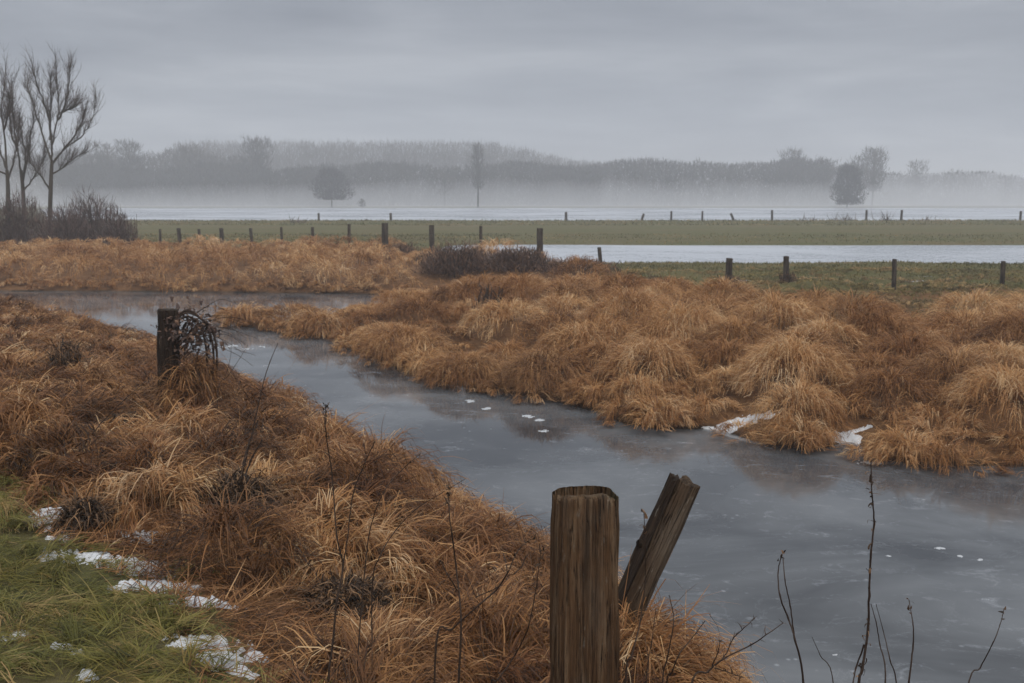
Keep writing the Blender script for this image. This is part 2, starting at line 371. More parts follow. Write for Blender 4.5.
# ------------------------------------------------------------------ grass
def tussock(B, x, y, z, r, h, n, w, K=4, az0=None, lean=0, tlo=.15, thi=1.0, flat=0.0, zmin=True, nl=None, up=.05, dome=.62, lf=.62):
    """a hummock of dead grass: blades hang together in locks from a rounded crown and droop"""
    nl = nl or max(5, int(n / 12)); lk = rng.integers(0, nl, n)
    la = rng.random(nl) * 2 * math.pi; lb = rng.random(nl); lq = rng.random(nl) ** .5 * r * .85; lt = rng.normal(0, .17, nl)
    a = la[lk]; q = np.clip(lq[lk] + rng.normal(0, .06, n) * r, 0, r)
    bx = q * np.cos(a) + rng.normal(0, .05, n) * r; by = q * np.sin(a) + rng.normal(0, .05, n) * r
    qq = np.clip(np.hypot(bx, by) / r, 0, 1)
    base = np.stack([x + bx, y + by, z - .04 + h * dome * (1 - qq ** 2.6) * (.75 + .25 * rng.random(n))], 1)
    az = a + rng.normal(0, .28, n) + rng.normal(0, .5, nl)[lk]
    if az0 is not None:
        m = (rng.random(nl) < lean)[lk]; az = np.where(m, az0 + rng.normal(0, .8, nl)[lk] + rng.normal(0, .22, n), az)
    L = h * lf * (.62 + .5 * lb[lk] + .35 * rng.random(n))
    th0 = R(74) - qq * R(52) - (.25 + .75 * lb[lk]) * R(18) * (.5 + rng.random(n)) - flat * R(25)
    bend = R(92) + lb[lk] * R(58) + rng.normal(0, R(24), n) - flat * R(20) - qq * R(10)
    u = rng.random(n) < up; bend = np.where(u, rng.random(n) * R(70), bend)
    t0 = tlo + (thi - tlo) * rng.random()
    tint = np.clip(.13 * rng.normal(0, 1, n) + lt[lk] + t0 * .62 + .2, 0, 1)
    B.add(base, az, L, w * (.6 + rng.random(n) * .8), th0, bend, tint, K, .45, True, np.full(n, z) if zmin else None)
def scatter(x0, x1, y0, y1, rlo, rhi, tries, sep=.72):
    """hummock sites of mixed size that hardly overlap"""
    rr = np.sort(rlo + (rhi - rlo) * rng.random(tries) ** 2.2)[::-1]; xx = rng.uniform(x0, x1, tries); yy = rng.uniform(y0, y1, tries)
    zz, ss, nn = land(xx, yy); cell = rhi * 2; grid = {}; out = []
    for k in range(tries):
        gx, gy = int(xx[k] // cell), int(yy[k] // cell); ok = True
        for a in (-1, 0, 1):
            for b in (-1, 0, 1):
                for m_ in grid.get((gx + a, gy + b), ()):
                    if (xx[m_] - xx[k]) ** 2 + (yy[m_] - yy[k]) ** 2 < (sep * (rr[m_] + rr[k])) ** 2: ok = False; break
                if not ok: break
            if not ok: break
        if ok: grid.setdefault((gx, gy), []).append(k); out.append(k)
    o = np.array(out); return xx[o], yy[o], rr[o], zz[o], ss[o], nn[o]
def jitter_pts(x0, x1, y0, y1, st):
    A, Bb = np.meshgrid(np.arange(x0, x1, st), np.arange(y0, y1, st))
    return (A + (rng.random(A.shape) - .5) * st * .95).ravel(), (Bb + (rng.random(A.shape) - .5) * st * .95).ravel()

# singled-out clumps on the far shore (things): leave room for them
CL = [(245, 322, .75, .85, 'pale grass tussock forming the tip of the grassy tongue in the river'),
      (318, 333, .75, .95, 'round grass tussock at the waterside by the small snow patch on the tongue'),
      (798, 441, .55, .62, 'round dry grass tussock standing out into the ice beside the bank snow'),
      (905, 455, .6, .6, 'broad dry grass tussock overhanging the ice right of the bank snow'),
      (660, 421, .62, .62, 'large dry grass tussock bulging over the ice, left of the bank snow'),
      (600, 402, .5, .55, 'small tufted tussock at the water edge above the lone ice flake')]
CLP = [(*at(px, py, .1)[:2], r, h, lb) for px, py, r, h, lb in CL]

THK = [(atd(px, 280, yy)[0], yy, wp / F * yy * .42) for px, yy, wp in [(458, 43.5, 100), (517, 42, 92), (566, 41, 110), (405, 54, 55), (488, 27, 20)]]
SNB = [at(px, py, .1)[:2] for px, py in [(744, 422), (732, 425), (846, 440), (856, 436)]]
far = Blades()
for (x0, x1, y0, y1, rlo, rhi, tries, nb) in [(-9, 16, 12, 22, .24, .95, 7000, 1900), (-12, 22, 22, 33, .28, 1.15, 7000, 1300), (-24, 26, 33, 42, .34, 1.2, 7000, 520), (-44, 4, 41, 66, .45, 1.5, 7000, 420), (-75, -44, 41, 64, .6, 1.3, 2500, 110)]:
    x, y, r, z, s, nrr = scatter(x0, x1, y0, y1, rlo, rhi, tries, .8)
    lim = reed_lim(x, y) + (fbm(x * .25, y * .25, 61) - .5) * 8
    ok = (~nrr) & (s > .1) & (y < lim) & (np.abs(x / y) < .75)
    for cx, cy, r_, h, lb in CLP: ok &= np.hypot(x - cx, y - cy) > r_ * .9
    for q in SNB: ok &= np.hypot(x - q[0], (y - q[1]) * .8) > .28 + r * .75
    for cx, cy, w_ in THK: ok &= ~((np.abs(x - cx) < w_) & (y < cy + 1.5) & (y > cy - 4.6))
    for i in np.nonzero(ok)[0]:
        big = float(fbm(x[i] * .45, y[i] * .45, 71)); d = y[i]
        h = (.2 + r[i] * (.55 + .35 * rng.random())) * (.7 + .6 * big)
        if d > 48: h *= .78
        if x[i] < 0 and 24 < d < 38: h *= .55 + .45 * min(1, max(0, (s[i] - 1.2) / 3))
        n = int(nb * (r[i] / rhi) ** 1.6 * 1.2) + 30
        tussock(far, x[i], y[i], z[i], r[i] * 1.12, h, n, .0018 + .00052 * d, 3 if d > 24 else 4, tlo=.05 + .4 * big, thi=1.0, dome=.85, lf=min(.62, .16 / h + .3))
# a fringe hanging over the water's edge
for a, b in list(zip(FARL[:-1], FARL[1:])) + list(zip(FARB[8:-1], FARB[9:])):
    L_ = np.hypot(*(b - a)); bk = a[1] > 37; nn = int(L_ / .42)
    for k in range(nn * (1 if bk else 2)):
        q = a + (b - a) * ((k + rng.random()) / nn if k < nn else rng.random()) + (np.array([.1, .55]) if k >= nn else 0) + (np.array([0, rng.uniform(-.05, 1.0)]) if bk else rng.normal(0, .12, 2)); d = q[1]
        if abs(q[0] / d) > .72 or q[1] > 60 or any(np.hypot(q[0] - c[0], q[1] - c[1]) < c[2] * .8 for c in CLP): continue
        if not bk and (rng.random() < .2 or any(np.hypot(q[0] - c[0], q[1] - c[1]) < .5 for c in SNB)): continue
        z0, s0, _n = land(q[0], q[1]); r_ = .24 + .26 * rng.random()
        tussock(far, q[0], q[1], max(float(z0[0]), .0) + .03, r_, .3 + .4 * rng.random() * (.7 if d > 24 else 1), int(220 if d < 22 else 120), .0022 + .00062 * d, 4, tlo=.3, thi=1, dome=.6, lf=.7)
# low rough grass past the reeds
rush = Blades()
x, y = jitter_pts(-2, 30, 22, 46, .62); z, s, nrr = land(x, y); ok = (~nrr) & (y > reed_lim(x, y) - 1) & (fbm(x * .3, y * .5, 83) > .18 + .32 * np.clip((y - 30) / 12, 0, 1)) & (np.abs(x / y) < .7) & (z > .42)
for i in np.nonzero(ok)[0]: tussock(rush, x[i], y[i], z[i], .6, .12 + .22 * rng.random() * min(1, 34 / y[i]), 110, .018, 3, tlo=0, thi=1.2, dome=.7, lf=.75)
n = 50000; x = rng.uniform(-12, 24, n); y = rng.uniform(13, 44, n); z, s, nrr = land(x, y); ok = (~nrr) & (s > .03) & (y < reed_lim(x, y) + 2)
x, y, z = x[ok], y[ok], z[ok]; n = len(x)
far.add(np.stack([x, y, z + .03 * rng.random(n)], 1), fbm(x * .6, y * .6, 133) * 14 + rng.normal(0, .7, n), .12 + .25 * rng.random(n), .002 + .0007 * y, rng.normal(.35, .25, n), rng.normal(.6, .4, n), np.clip(rng.normal(.24, .2, n), 0, 1), 3, .5)
RUSH = blade_mat('rough_brown_grass', [(0, (.07, .06, .03)), (.35, (.17, .125, .06)), (.65, (.32, .20, .09)), (1, (.50, .33, .16))], .3, .6, (.3, (.6, .72, .5)))
kind(rush.build('rough_grass', RUSH), 'stuff')
kind(far.build('dry_grass', STRAW), 'stuff')
for k, (cx, cy, r, h, lb) in enumerate(CLP):
    B = Blades(); z0 = max(H(cx, cy), .03); w = .0022 + .0007 * cy
    for q in range(9):
        a = q * 2.4; rr = r * .22 * math.sqrt(q)
        tussock(B, cx + rr * math.cos(a), cy + rr * math.sin(a), z0, r * .75, h * (1 - .05 * q), 150, w, 4, tlo=.5, thi=.95, dome=.7, lf=.75)
    tag(B.build('grass_tussock', STRAW, None, (cx, cy, z0)), lb, 'tussock', 'tussocks at the water edge').location = (cx, cy, z0)

HERBS = [(236, 528, .26, .3, 1700, 'wide dark mound of dead leaves in the straw, right of the snow strip'), (86, 530, .16, .2, 800, 'dark tangle of dead leaves at the edge of the green turf beside snow'),
         (345, 612, .26, .15, 1100, 'dark matted dead plant around the foot of the tall forked stalks'), (122, 440, .2, .28, 800, 'dark dead clump in the straw below and left of the overgrown post')]
HP = [ground_hit(px, py) for px, py, *_ in HERBS]
SN = np.array([[*ground_hit(px, py)[:2], wx / F * 5] for px, py, wx, wy in SNOWSPOTS])
near = Blades()
for (x0, x1, y0, y1, rlo, rhi, tries, nb) in [(-6, 3, 2.2, 8, .10, .42, 6500, 480), (-9, 3.5, 8, 14, .15, .6, 5500, 620), (-14, 1, 14, 22, .22, .75, 4000, 520), (-26, -4, 22, 34, .35, .85, 3000, 220)]:
    x, y, r, z, s, nrr = scatter(x0, x1, y0, y1, rlo, rhi, tries, .62)
    gm = inpoly(x, y, GPOLY)
    ok = nrr & (s > .1) & (np.abs(x / y) < .75) & ~gm & (np.hypot(x - .17, y - 2.75) > .24) & ~((x / y > .165) & (y < 6.5)) & ~((np.abs(x + 4.15) < .45) & (np.abs(y - 11.2) < 1.0))
    for q, hb in zip(HP, HERBS): ok &= ~((np.abs(x - q[0]) < hb[2] + r * .6) & (y < q[1] + hb[2]) & (y > q[1] - hb[2] - .75))
    for cx, cy, rs in SN[:-1]: ok &= np.hypot(x - cx, y - cy) > rs * .8 + r * .95
    for i in np.nonzero(ok)[0]:
        d = math.hypot(x[i], y[i]); big = float(fbm(x[i] * .7, y[i] * .7, 91)); sw = float(fbm(x[i] * .5, y[i] * .5, 97)) * 12
        h = (.13 + r[i] * (.8 + .5 * rng.random())) * (.65 + .7 * big)
        if x[i] < -4 and y[i] > 9: h = min(h, .62)
        if s[i] < 1.0: h *= .8
        n = int(nb * (r[i] / rhi) ** 1.2 * 1.4) + 30
        tussock(near, x[i], y[i], z[i], r[i] * 1.25, h, n, .0036 + .00068 * d, 5, sw, .5, .0, .95, .15, dome=.72, lf=min(.9, .2 / h + .28))
n = 60000; x = rng.uniform(-9, 3, n); y = 2.3 + 18 * rng.random(n) ** 1.6; z, s, nrr = land(x, y); ok = nrr & (s > .03) & ~inpoly(x, y, GPOLY) & ~np.any([np.hypot(x - c[0], y - c[1]) < c[2] * 1.3 for c in SN], axis=0) & ~((x / y > .165) & (y < 6.5))
x, y, z = x[ok], y[ok], z[ok]; n = len(x); swn = fbm(x * .9, y * .9, 131) * 14
near.add(np.stack([x, y, z + .05 * rng.random(n)], 1), swn + rng.normal(0, .7, n), .1 + .22 * rng.random(n), .0036 + .0007 * y, rng.normal(.25, .2, n), rng.normal(.5, .4, n), np.clip(rng.normal(.4, .22, n), 0, 1), 4, .5)
n = 45000; x = rng.uniform(-4.5, 1.5, n); y = rng.uniform(2.3, 8.5, n); z, s, nrr = land(x, y); ok = nrr & (s > .03) & ~inpoly(x + .25, y + .1, GPOLY) & ~np.any([np.hypot(x - c[0], y - c[1]) < c[2] * 1.3 for c in SN], axis=0) & ~((x / y > .165) & (y < 6.5))
x, y, z = x[ok], y[ok], z[ok]; n = len(x); swn = fbm(x * .9, y * .9, 135) * 14
near.add(np.stack([x, y, z + .05 * rng.random(n)], 1), swn + rng.normal(0, .7, n), .1 + .22 * rng.random(n), .0036 + .0007 * y, rng.normal(.25, .2, n), rng.normal(.5, .4, n), np.clip(rng.normal(.4, .22, n), 0, 1), 4, .5)
kind(near.build('near_bank_grass', STRAWN), 'stuff')

# short green turf lower left
turf = Blades()
x, y, r, z, s, nrr = scatter(-7, -.2, 2.5, 9, .06, .26, 9000, .55)
ok = inpoly(x + (rng.random(len(x)) - .5) * .4, y + (rng.random(len(x)) - .5) * .4, GPOLY) & nrr
for cx, cy, rs in SN[:-1]: ok &= ~((np.hypot((x - cx), (y - cy) * .8) < rs * 1.15 + r * .6) & (rng.random(len(x)) < .7))
for i in np.nonzero(ok)[0]:
    b = float(fbm(x[i] * 1.6, y[i] * 1.6, 101)); sw = float(fbm(x[i] * .8, y[i] * .8, 103)) * 11; br = float(fbm(x[i] * 1.1 + 9, y[i] * 1.1, 107))
    tussock(turf, x[i], y[i], z[i], r[i] * 1.4, .07 + r[i] * .75 * (.5 + b), int(40 + 700 * r[i]), .0045, 4, sw, .75, .9 * max(0, br - .42), 1.0 if br > .5 else .5, .35, dome=.5, lf=1.1)
kind(turf.build('green_grass', GREEN), 'stuff')

# short pasture sward of the far field (breaks up shore lines)
sw_ = Blades()
for (x0, x1, y0, y1, n, hh) in [(-4, 34, 22, 53, 60000, .13), (-60, 60, 72, 90, 12000, .14), (-85, 95, 118, 137, 16000, .22), (-55, 0, 62, 90, 12000, .16)]:
    x = rng.uniform(x0, x1, n); y = rng.uniform(y0, y1, n); z, s, nrr = land(x, y)
    ok = (~nrr) & (z > .5) & (s > .1) & (y > reed_lim(x, y) - 2); x, y, z = x[ok], y[ok], z[ok]; n = len(x)
    tn = np.clip(fbm(x * .3, y * .5, 111) * 2 - .55 + rng.normal(0, .18, n), 0, 1)
    sw_.add(np.stack([x, y, z - .02], 1), rng.random(n) * 6.28, hh * (.5 + rng.random(n)), .001 * y + .0 * x, R(80) - rng.random(n) * R(50), rng.random(n) * R(60), tn, 2)
kind(sw_.build('pasture_grass', DULL), 'stuff')

# ------------------------------------------------------------------ dark clumps of dead herbs
def herb_clump(px, py, r, h, n, label, y=None, lift=0):
    p = ground_hit(px, py) if y is None else atd(px, py, y)
    z0 = H(p[0], p[1]); B = Blades(); zt = max(z0, p[2] - h * .4) + lift
    q = rng.random(n) ** .5 * r; a = rng.random(n) * 6.283
    mound = h * .8 * (1 - (q / r) ** 2)
    base = np.stack([p[0] + q * np.cos(a), p[1] + q * np.sin(a), zt + mound * rng.random(n)], 1)
    B.add(base, a + rng.normal(0, 1.2, n), h * (.15 + rng.random(n) ** 2 * .5), .01 + .016 * rng.random(n), R(75) - rng.random(n) * R(90), rng.normal(R(110), R(90), n), rng.random(n) ** 1.3, 4, 1.2)
    m = n // 7; B.add(base[:m], a[:m] + rng.normal(0, .6, m), h * (.6 + rng.random(m)), .007 + .006 * rng.random(m), R(80) - rng.random(m) * R(40), R(60) + rng.random(m) * R(90), .6 + .4 * rng.random(m), 5, .6)
    o = B.build('dead_herb_clump', DARKHERB, None, (p[0], p[1], z0)); o.location = (p[0], p[1], z0)
    return tag(o, label, 'dead plant', 'dark clumps of dead herbs')
for hb in HERBS: herb_clump(*hb, None, .17 if hb[0] == 236 else .07)
herb_clump(65, 352, .24, .5, 420, 'dark blades standing in for a dark hole in the tall straw left of the overgrown post', 13.5)  # no plant of its own: dark blades added to draw a dark hole in the straw
herb_clump(180, 432, .35, .3, 900, 'dark hollow of dead leaves at the foot of the overgrown post', 11.6)

# ------------------------------------------------------------------ posts
def wood_mat(name, a, b, c, moss, mossamt, sc):
    m, nt, out = new_mat(name); co = objco(nt)
    v = mapping(nt, co, (sc, sc, sc * .04)); n1 = noise(nt, v, 1, 6, .7, .4); v2 = mapping(nt, co, (sc * 4.5, sc * 4.5, sc * .2)); n2 = noise(nt, v2, 1, 5, .7)
    n3 = noise(nt, co, sc * .12, 4, .6); n4 = noise(nt, mapping(nt, co, (1, 1, .5), (7, 3, 1)), sc * .3, 6, .75)
    col = ramp(nt, n1, [(.3, a), (.5, b), (.72, c)])
    col = mix(nt, math_(nt, 'MULTIPLY', n2, .55), col, mix(nt, 1.0, col, (.42, .36, .3), 'MULTIPLY'))
    cr = ramp(nt, n2, [(.36, (1, 1, 1)), (.46, (0, 0, 0))])
    col = mix(nt, math_(nt, 'MULTIPLY', cr, .8), col, (.012, .009, .006))
    sp_ = nt.nodes.new('ShaderNodeSeparateXYZ'); nt.links.new(co, sp_.inputs[0])
    mk = math_(nt, 'ADD', math_(nt, 'MULTIPLY', attr(nt, 'moss'), mossamt), math_(nt, 'SUBTRACT', math_(nt, 'ADD', math_(nt, 'MULTIPLY', n4, .7), math_(nt, 'MULTIPLY', n2, .4)), .6))
    col = mix(nt, ramp(nt, mk, [(.3, (0, 0, 0)), (.65, (.85, .85, .85))]), col, moss)
    li = ramp(nt, noise(nt, mapping(nt, co, (1.4, 1.4, .35), (2, 5, 3)), sc * .9, 4, .7), [(.62, (0, 0, 0)), (.7, (1, 1, 1))])
    col = mix(nt, math_(nt, 'MULTIPLY', li, .5), col, (.3, .27, .22))
    wg = noise(nt, mapping(nt, co, (1, 1, .3), (4, 8, 2)), sc * .22, 4, .6)
    col = mix(nt, ramp(nt, wg, [(.5, (0, 0, 0)), (.72, (.32, .32, .32))]), col, (.25, .215, .17))
    n5 = noise(nt, mapping(nt, co, (sc * 1.3, sc * 1.3, sc * .035), (3, 1, 2)), 1, 3, .5, .3)
    ck = ramp(nt, math_(nt, 'ABSOLUTE', math_(nt, 'SUBTRACT', n5, .5)), [(.0, (1, 1, 1)), (.016, (0, 0, 0))])
    ck = math_(nt, 'MULTIPLY', ck, ramp(nt, n4, [(.4, (.15, .15, .15)), (.55, (1, 1, 1))]))
    col = mix(nt, math_(nt, 'MULTIPLY', ck, .9), col, (.01, .007, .005))
    hgt = math_(nt, 'SUBTRACT', math_(nt, 'ADD', n1, math_(nt, 'MULTIPLY', n2, .8)), math_(nt, 'MULTIPLY', ck, 1.2))
    princ(nt, out, col, .88, .2, hgt, .02, 1.0); return m
OLDWOOD = wood_mat('weathered_oak', (.035, .019, .01), (.17, .095, .048), (.36, .255, .16), (.17, .175, .09), .72, 46)
MOSSWOOD = wood_mat('mossy_split_wood', (.04, .026, .016), (.11, .072, .045), (.18, .13, .085), (.06, .072, .02), .75, 34)
DARKWOOD = wood_mat('dark_wet_wood', (.014, .009, .006), (.04, .025, .016), (.085, .055, .035), (.06, .055, .025), .3, 26)
FARWOOD = wood_mat('far_post_wood', (.02, .015, .012), (.045, .034, .027), (.08, .062, .05), (.045, .05, .025), .3, 18)

def post_mesh(name, h, rx, ry, sides=28, rows=30, sq=3.0, flare=.06, groove=.05, seed=1, top_cut=0, mosstop=False, back=0):
    """rough squarish post: superellipse section, split grain, chamfered worn top"""
    an = np.arange(sides) / sides * 2 * math.pi
    zz = np.concatenate([np.linspace(0, 1, rows) * (h - .02)])
    rowsV = []; ms = []
    c, s_ = np.cos(an), np.sin(an)
    rad = (np.abs(c) ** sq + np.abs(s_) ** sq) ** (-1 / sq)
    for k, z in enumerate(zz):
        t = z / h
        gr = groove * (vn(an * 3.2 + 40, np.full(sides, z * 2.2), seed) - .5) * 2 + groove * .7 * (vn(an * 9 + 80, np.full(sides, z * 5), seed + 3) - .5) * 2 + groove * .55 * (vn(an * 26 + 80, np.full(sides, z * 4), seed + 6) - .5) * 2
        gr = gr * min(1, max(.55, (h - .02 - z) / .1))
        crack = -.07 * np.exp(-((an - 4.62 - .08 * math.sin(z * 4)) / .025) ** 2) * (.4 + .6 * t)
        r = rad * (1 + flare * (1 - t)) * (1 + gr + crack)
        rowsV.append(np.stack([rx * r * c + .02 * rx * math.sin(z * 3), ry * r * s_, np.full(sides, z)], 1))
        ms.append(np.clip(np.abs(c) * 1.5 - .75, 0, 1) * np.where(c > 0, 1, .45) * (.5 + .5 * t))
    tz = h + (vn(c * 3 + 9, s_ * 3, seed + 7) - .5) * .016 * min(1, rx / .08)
    cut = -top_cut * np.clip(c - .35, 0, 1) - back * (s_ * rad + 1) * ry
    rowsV[-1][:, 2] += cut
    for q, dz in ((.965, .012), (.92, .017), (.8, .019), (.6, .018), (.4, .016), (.2, .015)):
        b = rowsV[rows - 1]
        ctr = b[:, :2].mean(0); rv = np.empty((sides, 3)); rv[:, :2] = ctr + (b[:, :2] - ctr) * q
        rv[:, 2] = h - .02 + dz + (tz - h) * q - top_cut * np.clip(c * q - .35, 0, 1) - back * (s_ * rad * q + 1) * ry + (vn(c * q * 9 + 20, s_ * q * 9, seed + 2) - .5) * .007
        rowsV.append(rv); ms.append(np.full(sides, .9 if mosstop else .45))
    V = np.vstack(rowsV); nr_ = len(rowsV)
    i = np.arange(nr_ - 1)[:, None] * sides; j = np.arange(sides)[None]; j2 = (j + 1) % sides
    f = np.stack([i + j, i + j2, i + sides + j2, i + sides + j], 2).reshape(-1, 4)
    # close the top with quads folded across the last ring
    b0 = (nr_ - 1) * sides; m2 = sides // 2
    cap = [[b0 + q, b0 + q + 1, b0 + sides - 2 - q, b0 + sides - 1 - q] for q in range(m2 - 1)]
    f = np.vstack([f, np.array(cap)])
    return mesh_np(name, V, f, {'moss': np.concatenate(ms)}, True)

# the big post in front
pt = atd(586, 484, 2.75); zg = H(pt[0], pt[1]) - .15
fp = tag(link('fence_post', post_mesh('fence_post', pt[2] - zg, .088, .087, 200, 120, 3.2, .14, .07, 3, .05, False, .37), OLDWOOD), 'thick weathered wooden fence post standing upright in the foreground', 'fence post')
fp.location = (pt[0], pt[1], zg); fp.rotation_euler = (0, 0, R(8))

# the split timber leaning beside it
a0 = atd(598, 676, 4.5); a1 = atd(686, 481, 4.45)
ax = a1 - a0; L = np.linalg.norm(ax)
rt = thing('leaning_timber', 'split mossy timber leaning to the right behind the thick post', 'timber', tuple(a0))
zq = Vector(ax).to_track_quat('Z', 'Y')
def plank(name, L, outline, rows, seed, mat, parent, mossf, loc=(0, 0, 0), jag=.02):
    o_ = np.array(outline, float); n = len(o_); Vs = []; ms = []
    for k in range(rows):
        t = k / (rows - 1); z = L * t
        q = o_ * (1 + .06 * (1 - t)) + np.stack([(vn(np.arange(n) * 1.7, np.full(n, z * 6), seed) - .5) * .012, (vn(np.arange(n) * 1.3 + 9, np.full(n, z * 6), seed + 1) - .5) * .012], 1)
        zz = np.full(n, z)
        if k == rows - 1: zz += (vn(np.arange(n) * .9, np.zeros(n), seed + 4) - .5) * jag * 2
        Vs.append(np.column_stack([q, zz])); ms.append(np.full(n, mossf * (.2 + .8 * t ** 4)))
    for q in (.7, .3):
        b = Vs[rows - 1]; c = b.mean(0); v = c + (b - c) * q; v[:, 2] += (rng.random(n) - .5) * jag * .6; Vs.append(v); ms.append(np.full(n, .35))
    V = np.vstack(Vs); R_ = len(Vs); i = np.arange(R_ - 1)[:, None] * n; j = np.arange(n)[None]; j2 = (j + 1) % n
    f = np.stack([i + j, i + j2, i + n + j2, i + n + j], 2).reshape(-1, 4)
    b0 = (R_ - 1) * n; f = np.vstack([f, np.array([[b0 + q, b0 + q + 1, b0 + n - 2 - q, b0 + n - 1 - q] for q in range(n // 2 - 1)])])
    o = link(name, mesh_np(name, V, f, {'moss': np.concatenate(ms)}, False), mat, parent); o.location = loc; return o
def dense(pts, k=5):
    out = []
    for a, b in zip(pts, pts[1:] + pts[:1]):
        for t in range(k): out.append((a[0] + (b[0] - a[0]) * t / k, a[1] + (b[1] - a[1]) * t / k))
    return out
# local frame: z along the timber, x across in the picture plane, y away from the camera
zl = ax / L; xl = np.array([zl[2], 0, -zl[0]]); xl /= np.linalg.norm(xl); yl = np.cross(zl, xl)
from mathutils import Matrix
M = Matrix(((xl[0], yl[0], zl[0], a0[0]), (xl[1], yl[1], zl[1], a0[1]), (xl[2], yl[2], zl[2], a0[2]), (0, 0, 0, 1)))
rt.matrix_world = M @ Matrix.Rotation(R(-18), 4, 'Z')
plank('heartwood', L, dense([(-.03, -.045), (.066, -.033), (.072, .045), (-.03, .065)]), 40, 5, MOSSWOOD, rt, .25, jag=.012)
plank('bark_strip', L * .995, dense([(-.082, -.008), (-.034, -.062), (-.034, .055), (-.074, .045)]), 40, 9, DARKWOOD, rt, .8, jag=.016)
kb = Tubes(); kb.add([(-.066, -.015, L * .66), (-.078, -.035, L * .665), (-.084, -.045, L * .672)], [.024, .018, .005], 10)
o = kb.build('knot', DARKWOOD, rt)

# straw standing before the foot of the timber
gp = atd(640, 640, 4.25); gz = H(gp[0], gp[1]); Bt = Blades()
for k, (dx, dy, hh) in enumerate([(0, 0, .72), (.10, .05, .62), (-.12, .05, .62), (.2, .12, .5), (.02, -.15, .5), (-.2, -.05, .5), (.3, .1, .42)]):
    tussock(Bt, gp[0] + dx, gp[1] + dy, H(gp[0] + dx, gp[1] + dy), .22, hh * 1.18, 320, .0065, 5, .3, .3, .4, .95, dome=.75, lf=.6)
o = Bt.build('dry_grass_clump', STRAWN, None, (gp[0], gp[1], gz)); o.location = (gp[0], gp[1], gz)
tag(o, 'tall clump of golden straw hiding the foot of the leaning timber', 'dry grass')

# the overgrown post at the left
lp = atd(163, 309, 12.0); zg = H(lp[0], lp[1]) - .1
o = tag(link('fence_post', post_mesh('fence_post', lp[2] - zg, .12, .11, 60, 60, 2.8, .1, .14, 11, .0, True), DARKWOOD), 'dark decayed fence post with creeper on it, standing in tall dry grass at the left', 'fence post')
o.location = (lp[0], lp[1], zg); o.rotation_euler = (R(1), R(2), R(25))
# creeper on it
rb = thing('dead_creeper', 'tangled dead creeper with dark leaves hanging beside the decayed left post', 'creeper', (lp[0], lp[1], zg))
Tb = Tubes(); Lf = Blades()
for k in range(24):
    s0 = np.array([lp[0] + .12 + .1 * rng.random(), lp[1] - .12 + .25 * rng.random(), lp[2] - .2 - .5 * rng.random()])
    pts = [s0]; d = np.array([.5 + .7 * rng.random(), rng.normal(0, .5), .7 + rng.random()])
    for q in range(7):
        pts.append(pts[-1] + d * .09); d = d + np.array([rng.normal(.05, .3), rng.normal(0, .3), -.38])
    Tb.add(smooth_line(pts, 2), np.linspace(.006, .002, 15), 5)
for sx, dxx in ((.58, 0), (.5, .08), (.62, .03)):
    Tb.add(smooth_line([(lp[0] + .12, lp[1] - .1, lp[2] - .18), (lp[0] + .35, lp[1] - .12, lp[2] + .0 - dxx), (lp[0] + sx, lp[1] - .1, lp[2] - .25), (lp[0] + sx + .04, lp[1] - .1, lp[2] - .7), (lp[0] + sx - .08, lp[1] - .1, lp[2] - 1.3)], 5), .014, 6)
n = 420; c = np.array([lp[0] + .38, lp[1] - .08, lp[2] - .26])
base = c + rng.normal(0, 1, (n, 3)) * np.array([.16, .13, .15])
Lf.add(base, rng.random(n) * 6.28, .04 + .06 * rng.random(n), .03 + .03 * rng.random(n), rng.normal(0, .8, n), rng.normal(1, 1, n), rng.random(n), 3)
Tb.build('stem', STEM, rb, rb.location); Lf.build('foliage', BRIAR, rb, rb.location)
# straw caught against the post
Bs = Blades()
for k in range(9):
    a = k * 2.4; q = .07 * math.sqrt(k)
    tussock(Bs, lp[0] + .40 + q * math.cos(a), lp[1] - .15 + q * math.sin(a), zg + .15, .34, .95 - .06 * k, 260, .011, 5, -1.4, .3, .1, .8, dome=.85, lf=.5, zmin=False)
o = Bs.build('dry_grass_heap', STRAWN, None, (lp[0] + .3, lp[1], zg)); o.location = (lp[0] + .3, lp[1], zg)
tag(o, 'heap of limp straw caught between the decayed left post and its creeper', 'dry grass')

# the field fences
def fence_post(px, top, base, y, label, group, w=.13, tilt=0):
    b = atd(px, base, y); zt = atd(px, top, y)[2]; zg = H(b[0], b[1])
    zb = min(zg, b[2]) - .1
    o = link('fence_post', post_mesh('fence_post', zt - zb, w / 2, w / 2 * .9, 12, 8, 2.6, .05, .07, int(px) % 97, .02), FARWOOD)
    o.location = (b[0], b[1], zb); o.rotation_euler = (R(random.uniform(-2, 2)), R(tilt), R(random.uniform(0, 60)))
    return tag(o, label, 'fence post', group)
G1 = 'posts of the fence in the near pasture'
fence_post(602, 247, 269, 42, 'thin post tilted left at the left end of the near pasture fence', G1, .16, -6)
fence_post(728, 258, 286, 37.8, 'stout post in the near pasture fence, left of two standing close together', G1, .25, 1)
fence_post(786, 256, 284, 38.6, 'post in the near pasture fence, right of two standing close together', G1, .21, -2)
fence_post(894, 259, 288, 37, 'slim dark post second from the right in the near pasture fence', G1, .17)
fence_post(1002, 261, 286, 37.6, 'dark post at the right end of the near pasture fence', G1, .17, 1)
G2 = 'posts of the fence behind the reeds'
fence_post(540, 228, 254, 52, 'thick tall post standing beside the left end of the first flood pool', G2, .32)
fence_post(481, 226, 250, 54, 'slim post between the thick poolside post and the dark thicket', G2, .17)
fence_post(432, 225, 250, 56, 'stubby post rising from the top of the dark thicket', G2, .28)
fence_post(385, 223, 243, 58, 'wide squat post just left of the dark thicket', G2, .38)
